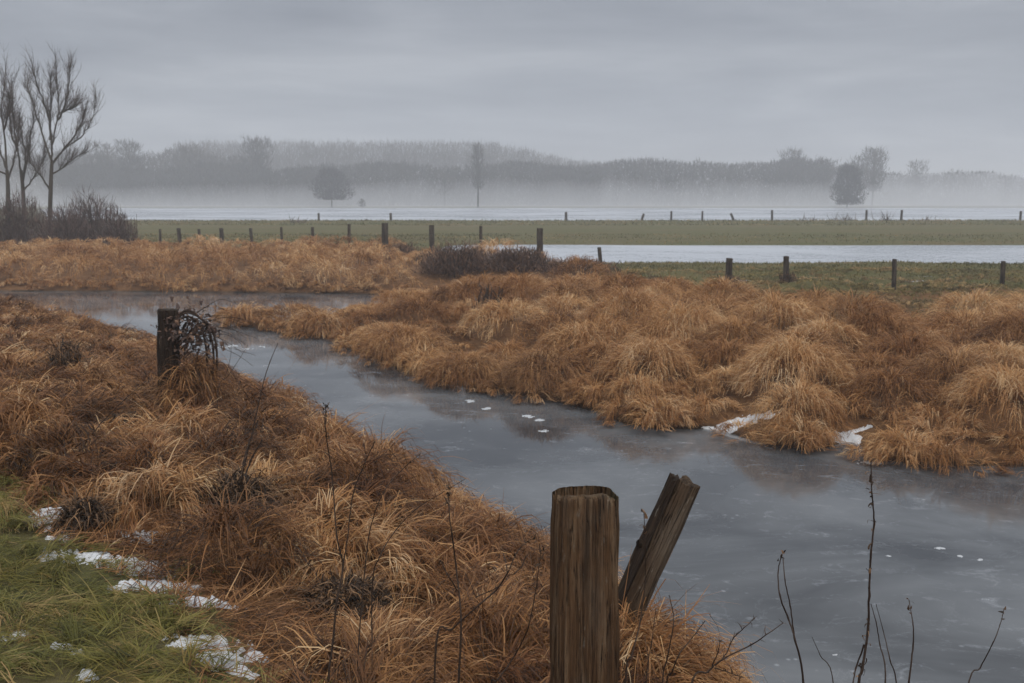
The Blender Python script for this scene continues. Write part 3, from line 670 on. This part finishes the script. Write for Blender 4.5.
fence_post(349, 224, 242, 60, 'slim post standing left of the wide squat post', G2, .18, 1)
fence_post(313, 227, 241, 66, 'short slim post in the green strip, second left of the squat post', G2, .2)
for px, tp, w, lb in [(160, 229, .16, 'faint thin post nearest the bushes along the green strip'), (180, 228, .26, 'dark thick post right of the faint one beside the bushes'), (200, 229, .2, 'small post third from the bushes along the green strip'), (222, 228, .28, 'sturdy post fourth from the bushes along the green strip'), (252, 228, .2, 'small post fifth from the bushes along the green strip'), (282, 227, .17, 'thin post sixth from the bushes along the green strip')]:
    fence_post(px, tp, 242, 70, lb, G2, w, random.uniform(-3, 3))
G3 = 'posts of the far fence along the wide flood'
for px, tp, bs, w, tl, lb in [(319, 213, 226, .28, 0, 'post at the left end of the far fence, under the round tree'), (363, 218, 228, .3, 28, 'broken post leaning right in the far fence below the round tree'), (391, 213, 226, .32, 0, 'upright post right of the broken leaning one in the far fence'), (566, 212, 224, .34, 0, 'upright post standing alone left of centre in the far fence'), (640, 213, 224, .3, 20, 'post leaning to the right in the middle of the far fence'), (671, 211, 224, .26, 0, 'thin upright post right of the leaning one in mid far fence'), (702, 211, 223, .26, 2, 'thin upright post left of the one that leans left'), (735, 212, 223, .3, -28, 'post leaning to the left in the far fence'), (772, 210, 222, .3, 0, 'upright post just right of the post that leans left'), (866, 210, 221, .3, 0, 'upright post left of the twiggy debris under the dark lone tree'), (901, 210, 221, .3, 1, 'upright post right of the twiggy debris under the dark lone tree'), (1020, 211, 222, .3, 0, 'post at the far right edge of the far fence')]:
    fence_post(px, tp, bs, 131, lb, G3, w, tl)

# driftwood and twig heaps along the far fence
def debris(px, py, w, h, y, n, label):
    p = atd(px, py, y); B = Blades(); z = H(p[0], p[1])
    base = np.stack([p[0] + rng.normal(0, w * .35, n), p[1] + rng.normal(0, .5, n), np.full(n, z)], 1)
    B.add(base, rng.random(n) * 6.28, h * (.5 + rng.random(n)), np.full(n, .09), R(70) - rng.random(n) * R(65), rng.normal(0, .5, n), rng.random(n), 3)
    o = B.build('twig_heap', TWIG, None, (p[0], p[1], z)); o.location = (p[0], p[1], z); return tag(o, label, 'branches', 'flood debris along the far fence')
debris(845, 220, 2.6, 1.0, 131, 60, 'wide heap of flood debris left of the upright post under the lone tree')
debris(886, 220, 1.4, 1.4, 131, 40, 'small twiggy bush between two posts under the dark lone tree')
debris(808, 221, 1.4, .9, 131, 30, 'low dark tuft between the wide debris heap and the fence middle')
debris(927, 221, 1.6, .7, 131, 30, 'low drift of twigs right of the paired posts in the far fence')
debris(296, 228, 1.6, 1.0, 126, 30, 'slanting twigs at the left end of the far fence')

# ------------------------------------------------------------------ thickets and bushes
def bush(px, base, top, wpx, y, n, mat, label, name, cat, group=None, tw=.02, deep=.8):
    b = atd(px, base, y); z = H(b[0], b[1]); h = atd(px, top, y)[2] - z; w = wpx / F * y / 2
    t = thing(name, label, cat, (b[0], b[1], z), group)
    T = Tubes()
    for k in range(14):
        a = rng.random() * 6.28; q = w * .5 * rng.random()
        p0 = np.array([q * math.cos(a), q * math.sin(a) * deep, -.1]); e = np.array([q * 1.6 * math.cos(a), q * 1.6 * math.sin(a) * deep, h * (.5 + .35 * rng.random())])
        T.add(smooth_line([p0, (p0 + e) / 2 + rng.normal(0, .1, 3), e], 3), np.linspace(.03, .012, 7), 5)
    T.build('stem', STEM, t)
    B = Blades()
    u = rng.normal(0, 1, (n, 3)); u /= np.linalg.norm(u, axis=1)[:, None]; u[:, 2] = np.abs(u[:, 2]); rr = rng.random(n) ** .5
    lump = .62 + .6 * fbm(np.arctan2(u[:, 1], u[:, 0]) * 2.2 + 20, u[:, 2] * 3, int(px) + 3)
    base_ = u * rr[:, None] * np.array([w, w * deep, h]) * lump[:, None] * .86
    az = np.arctan2(u[:, 1], u[:, 0]) + rng.normal(0, .7, n)
    B.add(base_, az + rng.normal(0, .8, n), h * (.07 + .2 * rng.random(n) ** 2), tw * (.5 + rng.random(n)), R(75) - rng.random(n) * R(60) * (1 - u[:, 2] * .5), rng.normal(0, .6, n), rng.random(n), 3, .6)
    B.build('twigs', mat, t)
    return t
GB_ = 'leafless bushes under the bare trees'
bush(18, 246, 184, 84, 66, 4200, BUSHT, 'leafless bush at the left edge, below the leftmost bare stems', 'bare_bush', 'bush', GB_, .034)
bush(62, 247, 198, 76, 64, 3400, BUSHT, 'low leafless bush at the foot of the tallest bare tree', 'bare_bush', 'bush', GB_, .034)
bush(90, 245, 184, 76, 67, 3800, BUSHT, 'tall leafless bush right of the bare tree trunks', 'bare_bush', 'bush', GB_, .034)
bush(119, 246, 200, 50, 65, 2200, BUSHT, 'small leafless bush at the right end of the row, beside the green strip', 'bare_bush', 'bush', GB_, .034)
GT = 'dark thickets in the reeds'
bush(405, 262, 240, 62, 54, 2600, BRIAR, 'low dark thicket at the left, below the wide squat post', 'bramble_thicket', 'thicket', GT, .036, 1)
bush(458, 285, 239, 104, 43.5, 8500, BRIAR, 'largest dark brown thicket in the middle of the reeds', 'bramble_thicket', 'thicket', GT, .03, 1)
bush(517, 288, 243, 96, 42, 8000, BRIAR, 'dark thicket below the thick poolside post', 'bramble_thicket', 'thicket', GT, .03, 1)
bush(574, 288, 256, 120, 41, 6000, BRIAR, 'low reddish brown thicket at the right end, below the tilted thin post', 'bramble_thicket', 'thicket', GT, .028, 1)
bush(325, 262, 249, 40, 55, 1200, BRIAR, 'small dark patch of brambles in the pale reeds near the green strip', 'bramble_thicket', 'thicket', GT, .034, 1)
bush(660, 292, 272, 60, 36, 1100, BRIAR, 'wispy brown brambles at the left of the near pasture fence', 'bramble_thicket', 'thicket', GT, .024, 1)
bush(731, 287, 272, 40, 37.6, 800, BRIAR, 'scrubby brown tuft around the foot of the stout pasture post', 'bramble_thicket', 'thicket', GT, .024, 1)
bush(788, 285, 270, 26, 38.4, 600, BRIAR, 'small reddish tuft around the right one of the two close pasture posts', 'bramble_thicket', 'thicket', GT, .024, 1)
bush(488, 316, 272, 40, 27, 220, TWIG, 'small spindly dark shrub rising from the tussocks on the far bank', 'bare_shrub', 'shrub', None, .02, 1)

# ------------------------------------------------------------------ the bare trees at the left
def limb_tree(y, trunk, limbs, label, n_twig, seed):
    r_ = np.random.default_rng(seed); b = atd(*trunk[0], y); z = H(b[0], b[1]) - .1
    t = thing('bare_tree', label, 'tree', (b[0], b[1], z), 'bare trees at the left')
    o3 = np.array([b[0], b[1], z])
    def world(pl, dy0, dy1): return np.array([atd(px, py, y + dy0 + (dy1 - dy0) * k / max(1, len(pl) - 1)) - o3 for k, (px, py) in enumerate(pl)])
    T = Tubes(); w = world(trunk, 0, 0); w[0, 2] = -.1; T.add(smooth_line(w, 4), np.linspace(.18, .11, (len(w) - 1) * 4 + 1), 8); T.build('trunk', BARK, t)
    for pl in limbs:
        tw = Tubes(); fine = Blades()
        dy = r_.normal(0, 1.1); q = smooth_line(world(pl, 0, dy), 4); n = len(q)
        q[1:-1] += r_.normal(0, .03, (n - 2, 3))
        T2 = Tubes(); T2.add(q, np.linspace(.07, .014, n), 6); lo_ = T2.build('limb', BARK, t)
        for k in range(n_twig):
            i = r_.integers(n // 4, n - 1); p = q[i]; d = q[min(i + 1, n - 1)] - q[i - 1]; d /= np.linalg.norm(d)
            dd = d + r_.normal(0, .38, 3) + np.array([0, 0, .25]); dd /= np.linalg.norm(dd); Lb = (.5 + 1.5 * r_.random()) * (1 - .35 * i / n)
            s = [p]
            for m_ in range(4): dd = dd + r_.normal(0, .12, 3) + np.array([0, 0, .12]); dd /= np.linalg.norm(dd); s.append(s[-1] + dd * Lb / 4)
            tw.add(np.array(s), np.linspace(.015, .006, 5), 4)
            nf = 9; bs = np.array(s)[r_.integers(1, 5, nf)]
            fine.add(bs, np.arctan2(dd[1], dd[0]) + r_.normal(0, 1.0, nf), .35 + .5 * r_.random(nf), np.full(nf, .015), R(70) - r_.random(nf) * R(40), r_.normal(-.2, .4, nf), r_.random(nf), 2)
        tw.build('branches', BARK, lo_); fine.build('twigs', TWIG, lo_)
limb_tree(67, [(50, 246), (50, 215), (51, 180), (52, 160)],
    [[(52, 162), (52, 145), (57, 122), (59, 108), (57, 85), (56, 56)], [(58, 120), (65, 105), (69, 82), (71, 63)], [(52, 150), (49, 122), (42, 98), (36, 82), (32, 66)], [(51, 160), (42, 132), (35, 110), (30, 94), (27, 76)],
     [(52, 165), (63, 150), (78, 140), (88, 128), (94, 112), (96, 95)], [(59, 113), (68, 110), (76, 104)], [(55, 160), (68, 144), (80, 128), (84, 112)], [(50, 190), (40, 175), (30, 160), (26, 140)], [(51, 175), (62, 168), (74, 158), (86, 152)], [(50, 140), (50, 118), (51, 96), (50, 76)]],
    'tallest bare tree at the left, many upright limbs and one arching to the right', 42, 5)
limb_tree(69, [(24, 246), (24, 215), (23, 190), (21, 170)],
    [[(21, 172), (17, 148), (14, 125), (13, 100), (12, 80)], [(23, 182), (28, 152), (33, 124), (34, 100)], [(17, 150), (12, 135), (10, 118), (11, 104)], [(23, 180), (25, 158), (22, 136), (20, 118)], [(24, 190), (34, 178), (42, 162), (46, 150)]],
    'middle bare tree of three at the left, shorter with a dense fan of limbs', 42, 15)
limb_tree(66, [(8, 246), (8, 215), (8, 190), (7, 170)],
    [[(7, 172), (4, 132), (1, 112), (4, 88), (6, 66)], [(7, 170), (0, 150), (-8, 128), (-10, 100)], [(8, 180), (14, 160), (18, 142), (18, 126)], [(4, 130), (8, 112), (9, 90)], [(7, 175), (-6, 168), (-18, 150), (-26, 120)]],
    'leftmost bare tree, its limbs cut by the left edge of the photo', 42, 25)

# ------------------------------------------------------------------ far trees
def far_crown(B, T, x, y, z, h, w, n, lo=.2, shape='round', tw=.16, seed=0, tk=1.0, tint=None):
    """trunk and limbs into T, twig cloud into B; local to x, y, z"""
    r_ = np.random.default_rng(seed)
    T.add([(x, y, z - .3), (x + r_.normal(0, .1), y, z + h * .45), (x + r_.normal(0, .2), y, z + h * .9)], [.028 * h * .6 * tk, .02 * h * .6 * tk, .004 * h], 6)
    nl = 16
    for k in range(nl):
        a = r_.random() * 6.28; z0 = z + h * (lo + (.75 - lo) * r_.random()); L = w * .5 * (.5 + .4 * r_.random())
        up = h * .16 if shape != 'column' else h * .25
        T.add([(x, y, z0), (x + L * .5 * math.cos(a), y + L * .5 * math.sin(a), z0 + up * .6), (x + L * math.cos(a), y + L * math.sin(a), z0 + up)], [.009 * h, .006 * h, .003 * h], 4)
    t = r_.random(n) ** 1.05; hz_ = lo + (1 - lo) * t
    tb = r_.random() if tint is None else tint * r_.random()
    if shape == 'round': prof = np.sqrt(np.clip(1 - ((t - .42) / .6) ** 2, .02, 1))
    elif shape == 'cone': prof = np.sqrt(np.clip(1 - ((t - .38) / .635) ** 2, .02, 1))
    elif shape == 'fan': prof = .35 + .65 * np.sqrt(np.clip(1 - ((t - .65) / .68) ** 2, .0, 1))
    else: prof = np.sqrt(np.clip(1 - ((t - .5) / .56) ** 2, .05, 1))
    a = r_.random(n) * 6.28; q = np.sqrt(r_.random(n)) * w / 2 * prof * (.6 + .7 * vn(a * 1.6 + seed, t * 5 + seed, seed))
    base = np.stack([x + q * np.cos(a), y + q * np.sin(a), z + hz_ * h * .97 * (.93 + .1 * vn(a * 1.2, t * 0 + seed, 3))], 1)
    B.add(base, a + r_.normal(0, .6, n), h * (.05 + .07 * r_.random(n)), np.full(n, tw) * (.6 + .8 * r_.random(n)), R(85) - r_.random(n) * R(60), r_.normal(0, .4, n), np.clip(tb + r_.normal(0, .12, n), 0, 1), 2)
def far_tree(px, base, top, wpx, y, n, label, shape='round', lo=.2, name='bare_tree', tw=.16, group=None, tint=1.0):
    b = atd(px, base, y); z = .62; h = atd(px, top, y)[2] - z
    t = thing(name, label, 'tree', (b[0], b[1], z), group); B = Blades(); T = Tubes()
    far_crown(B, T, 0, 0, 0, h, wpx / F * y, n, lo, shape, tw, int(px), 1.0, tint)
    T.build('trunk', FARTWIG, t); B.build('crown', FARTWIG, t); return t
far_tree(332, 210, 169, 41, 322, 3800, 'round dark lone tree on the far shore, left of centre', 'round', .2, tw=.2, tint=.0)
far_tree(847, 207, 164, 31, 322, 4000, 'dense dark cone shaped lone tree on the far shore at the right', 'cone', .06, tw=.22, tint=.0)
far_tree(478, 210, 144, 15, 322, 800, 'tall slender bare tree standing alone before the centre of the wood', 'column', .3, tw=.13)
far_tree(362, 210, 199, 9, 321, 260, 'tiny shrubby tree just right of the round lone tree', 'round', .1, tw=.22)
far_tree(445, 208, 165, 26, 372, 520, 'faint bare tree in the mist left of the tall slender one', 'fan', .25, tw=.14)
far_tree(872, 205, 147, 24, 395, 1500, 'tall rounded tree rising behind the dark cone shaped tree', 'fan', .25, tw=.26)
far_tree(856, 205, 155, 20, 398, 900, 'lower bare tree between the cone shaped tree and the tall rounded one', 'fan', .25, tw=.22)
far_tree(790, 205, 149, 24, 405, 1300, 'fan shaped tree rising clear of the low wood, right of centre', 'fan', .25, tw=.22)
far_tree(915, 205, 160, 20, 450, 700, 'faint rounded tree alone in the mist near the right edge', 'fan', .25, tw=.24)
far_tree(258, 205, 137, 28, 388, 1500, 'tallest rounded crown at the left end of the wood', 'fan', .25, tw=.26)
far_tree(132, 205, 141, 26, 384, 1400, 'broad crown in the far wood nearest the right side of the bare trees', 'fan', .25, tw=.26)
far_tree(108, 205, 143, 22, 386, 1200, 'narrow crown at the left end of the far wood, beside the bare limbs', 'fan', .25, tw=.26)
far_tree(192, 205, 144, 24, 386, 1200, 'crown of the far wood midway between its two tallest left crowns', 'fan', .25, tw=.26)
# the mass of the wood
wb = Blades(); wt = Tubes()
def wood(px0, px1, step, topf, y0, y1, n, wpx, tw, lo=.0, sh='fan', tint=1.0):
    px = px0
    while px < px1:
        y = rng.uniform(y0, y1); top = topf(px) + rng.normal(0, .9); b = atd(px, 205, y); z = .6; h = max(4, atd(px, top, y)[2] - z)
        far_crown(wb, wt, b[0], b[1], z, h, wpx / F * y * rng.uniform(.8, 1.3), n, lo, sh, tw, int(rng.integers(1, 9999)), .45, tint)
        px += step * rng.uniform(.6, 1.4)
wood(-60, 262, 3.4, lambda p: 153 + 4 * math.sin(p * .06), 400, 425, 520, 18, .22)
wood(60, 330, 3.2, lambda p: 166 + 3 * math.sin(p * .05), 380, 396, 620, 20, .26, tint=.35)
wood(180, 605, 2.2, lambda p: 142 + (max(0, p - 485) * .2), 520, 570, 420, 13, .2)
wood(300, 600, 3.0, lambda p: 165 + 3.5 * math.sin(p * .045), 384, 402, 560, 20, .26, tint=.35)
wood(545, 830, 2.8, lambda p: 163 + 4 * math.sin(p * .035 + 1) - (3 if 690 < p < 800 else 0), 392, 420, 520, 18, .24, tint=.4)
wood(800, 1090, 3.4, lambda p: 168 + (p - 800) * .035 + 2.5 * math.sin(p * .05), 430, 470, 460, 18, .24, tint=.5)
wt.n and None
me = mesh_np('misty_woods', np.vstack(wb.v + wt.v), np.vstack(wb.f + [f + wb.n for f in wt.f]), {'tint': np.concatenate(wb.t + wt.t)})
kind(link('misty_woods', me, FARTWIG), 'stuff')

# ------------------------------------------------------------------ dead stalks in the foreground
def stalk(y, lines, label, rad=.0035, head=0, leaves=0, spikes=0, cat='dead stalk', mat=STEM, group='dead stalks in the foreground', ground=True):
    main = lines[0]; e = atd(*main[-1], y); zg = H(e[0], e[1]); t = thing('dead_stalk', label, cat, (e[0], e[1], zg), group); o3 = np.array([e[0], e[1], zg])
    T = Tubes(); hd = Blades(); tip = None
    for k, pl in enumerate(lines):
        if k:
            so_ = T.build('stem' if k == 1 else 'side_shoot', mat, t); T = Tubes()
            st_ = so_ if k == 1 else st_
        w = np.array([atd(px, py, y + .06 * math.sin(px * .3 + i)) - o3 for i, (px, py) in enumerate(pl)])
        if k == 0 and ground and w[-1, 2] > .02: w = np.vstack([w, [w[-1, 0] + (w[-1, 0] - w[-2, 0]) * .3, 0, -.03]])
        q = smooth_line(w, 6); n = len(q); q[1:-1] += rng.normal(0, rad * .13, (n - 2, 3))
        rr = np.linspace(rad * .38, rad * (1.15 if k == 0 else .65), n) * (1 + .25 * (np.arange(n) % 6 == 0))
        T.add(q, rr, 6)
        if k == 0 and head:
            m_ = head; f_ = rng.random(m_) ** 1.4 * .16; idx = np.minimum((f_ * n).astype(int), n - 1); base = q[idx] + rng.normal(0, rad * 1.2, (m_, 3))
            hd.add(base, rng.random(m_) * 6.28, .008 + .02 * rng.random(m_), .005 + .006 * rng.random(m_), rng.normal(.8, .5, m_), rng.normal(.8, .8, m_), rng.random(m_), 3)
        if spikes:
            m_ = spikes; idx = rng.integers(0, max(2, n * 2 // 3), m_)
            hd.add(q[idx], rng.random(m_) * 6.28, .012 + .03 * rng.random(m_), np.full(m_, .0035), rng.normal(.5, .5, m_), rng.normal(.5, 1.2, m_), rng.random(m_), 4)
        if k == 0 and leaves:
            m_ = leaves; idx = rng.integers(0, n - 1, m_)
            for c_ in idx:
                lf = Blades(); one = np.ones(1); lf.add(q[c_:c_ + 1], rng.random(1) * 6.28, .018 + .03 * rng.random(1), .005 + .007 * rng.random(1), rng.normal(.3, .4, 1), R(120) + rng.random(1) * R(140), rng.random(1), 7, .9)
                lf.build('withered_leaf', DARKHERB, t)
    so_ = T.build('side_shoot' if len(lines) > 1 else 'stem', mat, t)
    if len(lines) == 1: st_ = so_
    if hd.n: hd.build('seed_head', DARKHERB, st_)
    return t
stalk(3.6, [[(326, 406), (325.6, 431), (332, 475), (337, 537), (343, 566), (337, 599), (333, 640), (328, 690)], [(375, 441), (362, 470), (353, 495), (347, 541), (343, 566)]], 'tallest forked dead stalk with a seed head, left of the thick post', .0042, 46, 0, 10)
stalk(3.7, [[(420, 454), (400, 472), (382, 495), (370, 530), (366, 560), (362, 600), (357, 669), (355, 700)]], 'thin dead stalk curving up to the right beside the tallest forked one', .003, 8)
stalk(4.0, [[(465, 479), (440, 494), (415, 510), (396, 530), (380, 556), (372, 590)]], 'slanting bare twig reaching over the ice left of the thick post', .0028, 0)
stalk(3.3, [[(449, 487), (449, 508), (452, 535), (456, 565), (461, 620), (459, 673), (459, 700)], [(440, 560), (448, 575), (457, 590)]], 'straight dead stalk with a knobbly top midway between forked stalk and post', .004, 40, 0, 6)
stalk(3.2, [[(534, 538), (524, 544), (516, 554), (508, 572), (496, 590), (480, 604), (452, 629), (436, 645)], [(526, 556), (522, 566), (514, 574)], [(500, 586), (488, 592), (476, 597)]], 'arching dead spray with drooping tips just left of the thick post', .0034, 14, 0, 8)
stalk(3.1, [[(541, 550), (538, 575), (534, 600), (528, 628), (515, 655), (498, 680), (490, 695)]], 'thin stalk curving close along the left side of the thick post', .0028, 10)
stalk(2.6, [[(644, 512), (645, 545), (645, 582), (640, 622), (632, 655), (625, 690)]], 'thin dark stalk rising in front of the leaning timber', .0026, 8)
stalk(3.0, [[(669, 595), (673, 612), (673, 628), (667, 660), (662, 692)]], 'short stalk right of the post among the straw', .0026, 0)
stalk(3.0, [[(656, 608), (652, 640), (646, 690)]], 'shortest straight stalk between the post and the short curved one', .0024, 0)
stalk(3.0, [[(705, 621), (692, 638), (680, 653), (672, 672), (666, 695)]], 'bare twig bending right at the edge of the straw beside the ice', .0028, 0)
stalk(3.1, [[(783, 623), (766, 635), (751, 645), (723, 659), (708, 672), (690, 690)], [(755, 618), (744, 628), (733, 639), (727, 652), (722, 659)], [(720, 640), (718, 652), (712, 666)], [(741, 677), (728, 672), (715, 668)]], 'low branching spray with clinging seeds leaning right over the ice', .0034, 0, 0, 16)
stalk(3.2, [[(782, 554), (778, 572), (780, 596), (788, 618), (795, 640), (804, 690)], [(783, 558), (785, 580), (790, 605), (794, 634)]], 'pair of joined stalks bowed together at the tip, left of the leafy tall stalk', .0038, 8)
stalk(3.3, [[(871, 461), (872, 493), (874, 522), (871, 554), (869, 596), (868, 630), (862, 670), (858, 695)], [(852, 690), (856, 668), (864, 645)]], 'tall dark stalk with curled withered leaves at the right', .0048, 14, 34, 5)
stalk(3.35, [[(871, 604), (876, 622), (880, 645), (885, 690)]], 'short straight stalk close against the right side of the leafy tall stalk', .003, 0)
stalk(3.4, [[(876, 604), (883, 630), (890, 660), (897, 695)]], 'short slanting stalk second to the right of the leafy tall stalk', .0026, 0)
stalk(3.2, [[(909, 600), (913, 625), (913, 646), (908, 690)]], 'gently bowed lone stalk right of the leafy tall one', .0032, 6)
stalk(3.2, [[(1004, 609), (1000, 625), (993, 643), (980, 668), (966, 695)]], 'slanting thin stalk nearest the right edge of the photo', .0024, 6)
stalk(3.2, [[(812, 637), (820, 655), (834, 690)]], 'thin short twig slanting left between the joined pair and the leafy stalk', .0022, 0)
stalk(7.6, [[(278, 343), (270, 362), (263, 384), (256, 416), (248, 450), (241, 485)]], 'tall lone dead stalk leaning right over the ice near the left post', .006, 0)
stalk(7.5, [[(258, 420), (250, 440), (244, 462), (241, 485)], [(262, 440), (250, 462), (242, 484)]], 'dark bushy stump of old stems at the foot of the lone leaning stalk', .013, 0, 20)
stalk(8.5, [[(146, 381), (124, 400), (102, 422), (88, 440), (73, 458)]], 'fallen dead stalk lying slantwise in the straw below the left post', .006, 0)
stalk(10.5, [[(248, 345), (240, 358), (228, 376), (218, 390)], [(232, 340), (230, 360), (224, 380)]], 'fine pale twigs over the ice edge right of the left post', .004, 0)

# ------------------------------------------------------------------ air
def box_mesh(name, lo, hi):
    (a, b, c), (d, e, f) = lo, hi
    me = bpy.data.meshes.new(name); me.from_pydata([(a, b, c), (d, b, c), (d, e, c), (a, e, c), (a, b, f), (d, b, f), (d, e, f), (a, e, f)], [], [(0, 3, 2, 1), (4, 5, 6, 7), (0, 1, 5, 4), (1, 2, 6, 5), (2, 3, 7, 6), (3, 0, 4, 7)]); me.update(); return me
def vol_mat(name, dens, col=(.93, .95, 1)):
    m, nt, out = new_mat(name); v = nt.nodes.new('ShaderNodeVolumePrincipled'); v.inputs['Density'].default_value = dens; v.inputs['Color'].default_value = (*col, 1); v.inputs['Anisotropy'].default_value = 0
    nt.links.new(v.outputs[0], out.inputs['Volume']); return m
HAZE = .0014; MIST = .0135
kind(link('haze', box_mesh('haze', (-2700, -130, -1.8), (2700, 2900, 34)), vol_mat('haze_air', HAZE)), 'stuff')
# low bank of mist over the far meadow, its top rising and billowing away from the river
gx = np.linspace(-620, 620, 63); gy = np.linspace(250, 446, 30); A, Bm = np.meshgrid(gx, gy)
tt = np.clip((Bm - 250) / 170, 0, 1)
top = -1.0 + 16 * tt ** 1.8 + (fbm(A * .013, Bm * .01, 7) - .5) * 6 * tt
V1 = np.stack([A.ravel(), Bm.ravel(), top.ravel()], 1); V0 = V1.copy(); V0[:, 2] = -1.5
W = len(gx); Hh = len(gy); idx = np.arange(Hh - 1)[:, None] * W + np.arange(W - 1)[None]; q = np.stack([idx, idx + 1, idx + 1 + W, idx + W], 2).reshape(-1, 4); n0 = len(V1)
ring = list(range(W)) + [W * (k + 1) - 1 for k in range(1, Hh)] + [W * (Hh - 1) + k for k in range(W - 2, -1, -1)] + [W * k for k in range(Hh - 2, 0, -1)]
side = np.array([[a + n0, b + n0, b, a] for a, b in zip(ring, ring[1:] + ring[:1])])
kind(link('mist', mesh_np('mist', np.vstack([V1, V0]), np.vstack([q, q[:, ::-1] + n0, side])), vol_mat('mist_air', MIST)), 'stuff')

# ------------------------------------------------------------------ light
w = bpy.data.worlds.new("World"); scene.world = w; w.use_nodes = True; nt = w.node_tree; nt.nodes.clear()
SUN_EL, SUN_ROT = R(48), R(160)
sky = N(nt, 'ShaderNodeTexSky', sky_type='NISHITA', sun_disc=False); sky.sun_elevation = SUN_EL; sky.sun_rotation = SUN_ROT; sky.air_density = 1; sky.dust_density = 4
tc = nt.nodes.new('ShaderNodeTexCoord'); g = tc.outputs['Generated']
sep = nt.nodes.new('ShaderNodeSeparateXYZ'); nt.links.new(g, sep.inputs[0])
v = mapping(nt, g, (2.2, 2.2, 13)); c1 = noise(nt, v, 1.0, 5, .55, .5); c2 = noise(nt, mapping(nt, g, (5, 5, 34), (4, 2, 1)), 1, 4, .55, .3)
cl = math_(nt, 'ADD', math_(nt, 'MULTIPLY', c1, .7), math_(nt, 'MULTIPLY', c2, .3))
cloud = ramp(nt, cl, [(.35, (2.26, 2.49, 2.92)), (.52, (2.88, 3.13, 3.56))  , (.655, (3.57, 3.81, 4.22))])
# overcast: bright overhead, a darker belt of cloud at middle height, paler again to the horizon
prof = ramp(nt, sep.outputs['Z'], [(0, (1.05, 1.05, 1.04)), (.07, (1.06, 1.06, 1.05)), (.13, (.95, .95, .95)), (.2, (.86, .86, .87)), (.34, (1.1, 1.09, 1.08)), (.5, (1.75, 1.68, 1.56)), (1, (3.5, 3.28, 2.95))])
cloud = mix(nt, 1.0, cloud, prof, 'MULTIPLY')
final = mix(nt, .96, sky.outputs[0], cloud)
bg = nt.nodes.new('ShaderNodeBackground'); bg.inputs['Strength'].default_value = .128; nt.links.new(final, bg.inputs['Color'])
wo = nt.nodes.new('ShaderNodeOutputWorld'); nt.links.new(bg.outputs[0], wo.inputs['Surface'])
sl = bpy.data.lights.new('sun', 'SUN'); sl.energy = 1.5; sl.angle = R(25); sl.color = (1, .97, .92)
so = bpy.data.objects.new('sun', sl); C.objects.link(so); so.rotation_euler = (R(90) - SUN_EL, 0, R(180) - SUN_ROT + R(0))

vs = scene.view_settings; vs.view_transform = 'Standard'; vs.look = 'None'; vs.exposure = 0; vs.gamma = 1; vs.use_curve_mapping = False
scene.render.engine = 'CYCLES'; cy = scene.cycles
cy.use_denoising = True; cy.max_bounces = 6; cy.diffuse_bounces = 3; cy.glossy_bounces = 3; cy.transmission_bounces = 3; cy.volume_bounces = 1; cy.transparent_max_bounces = 8
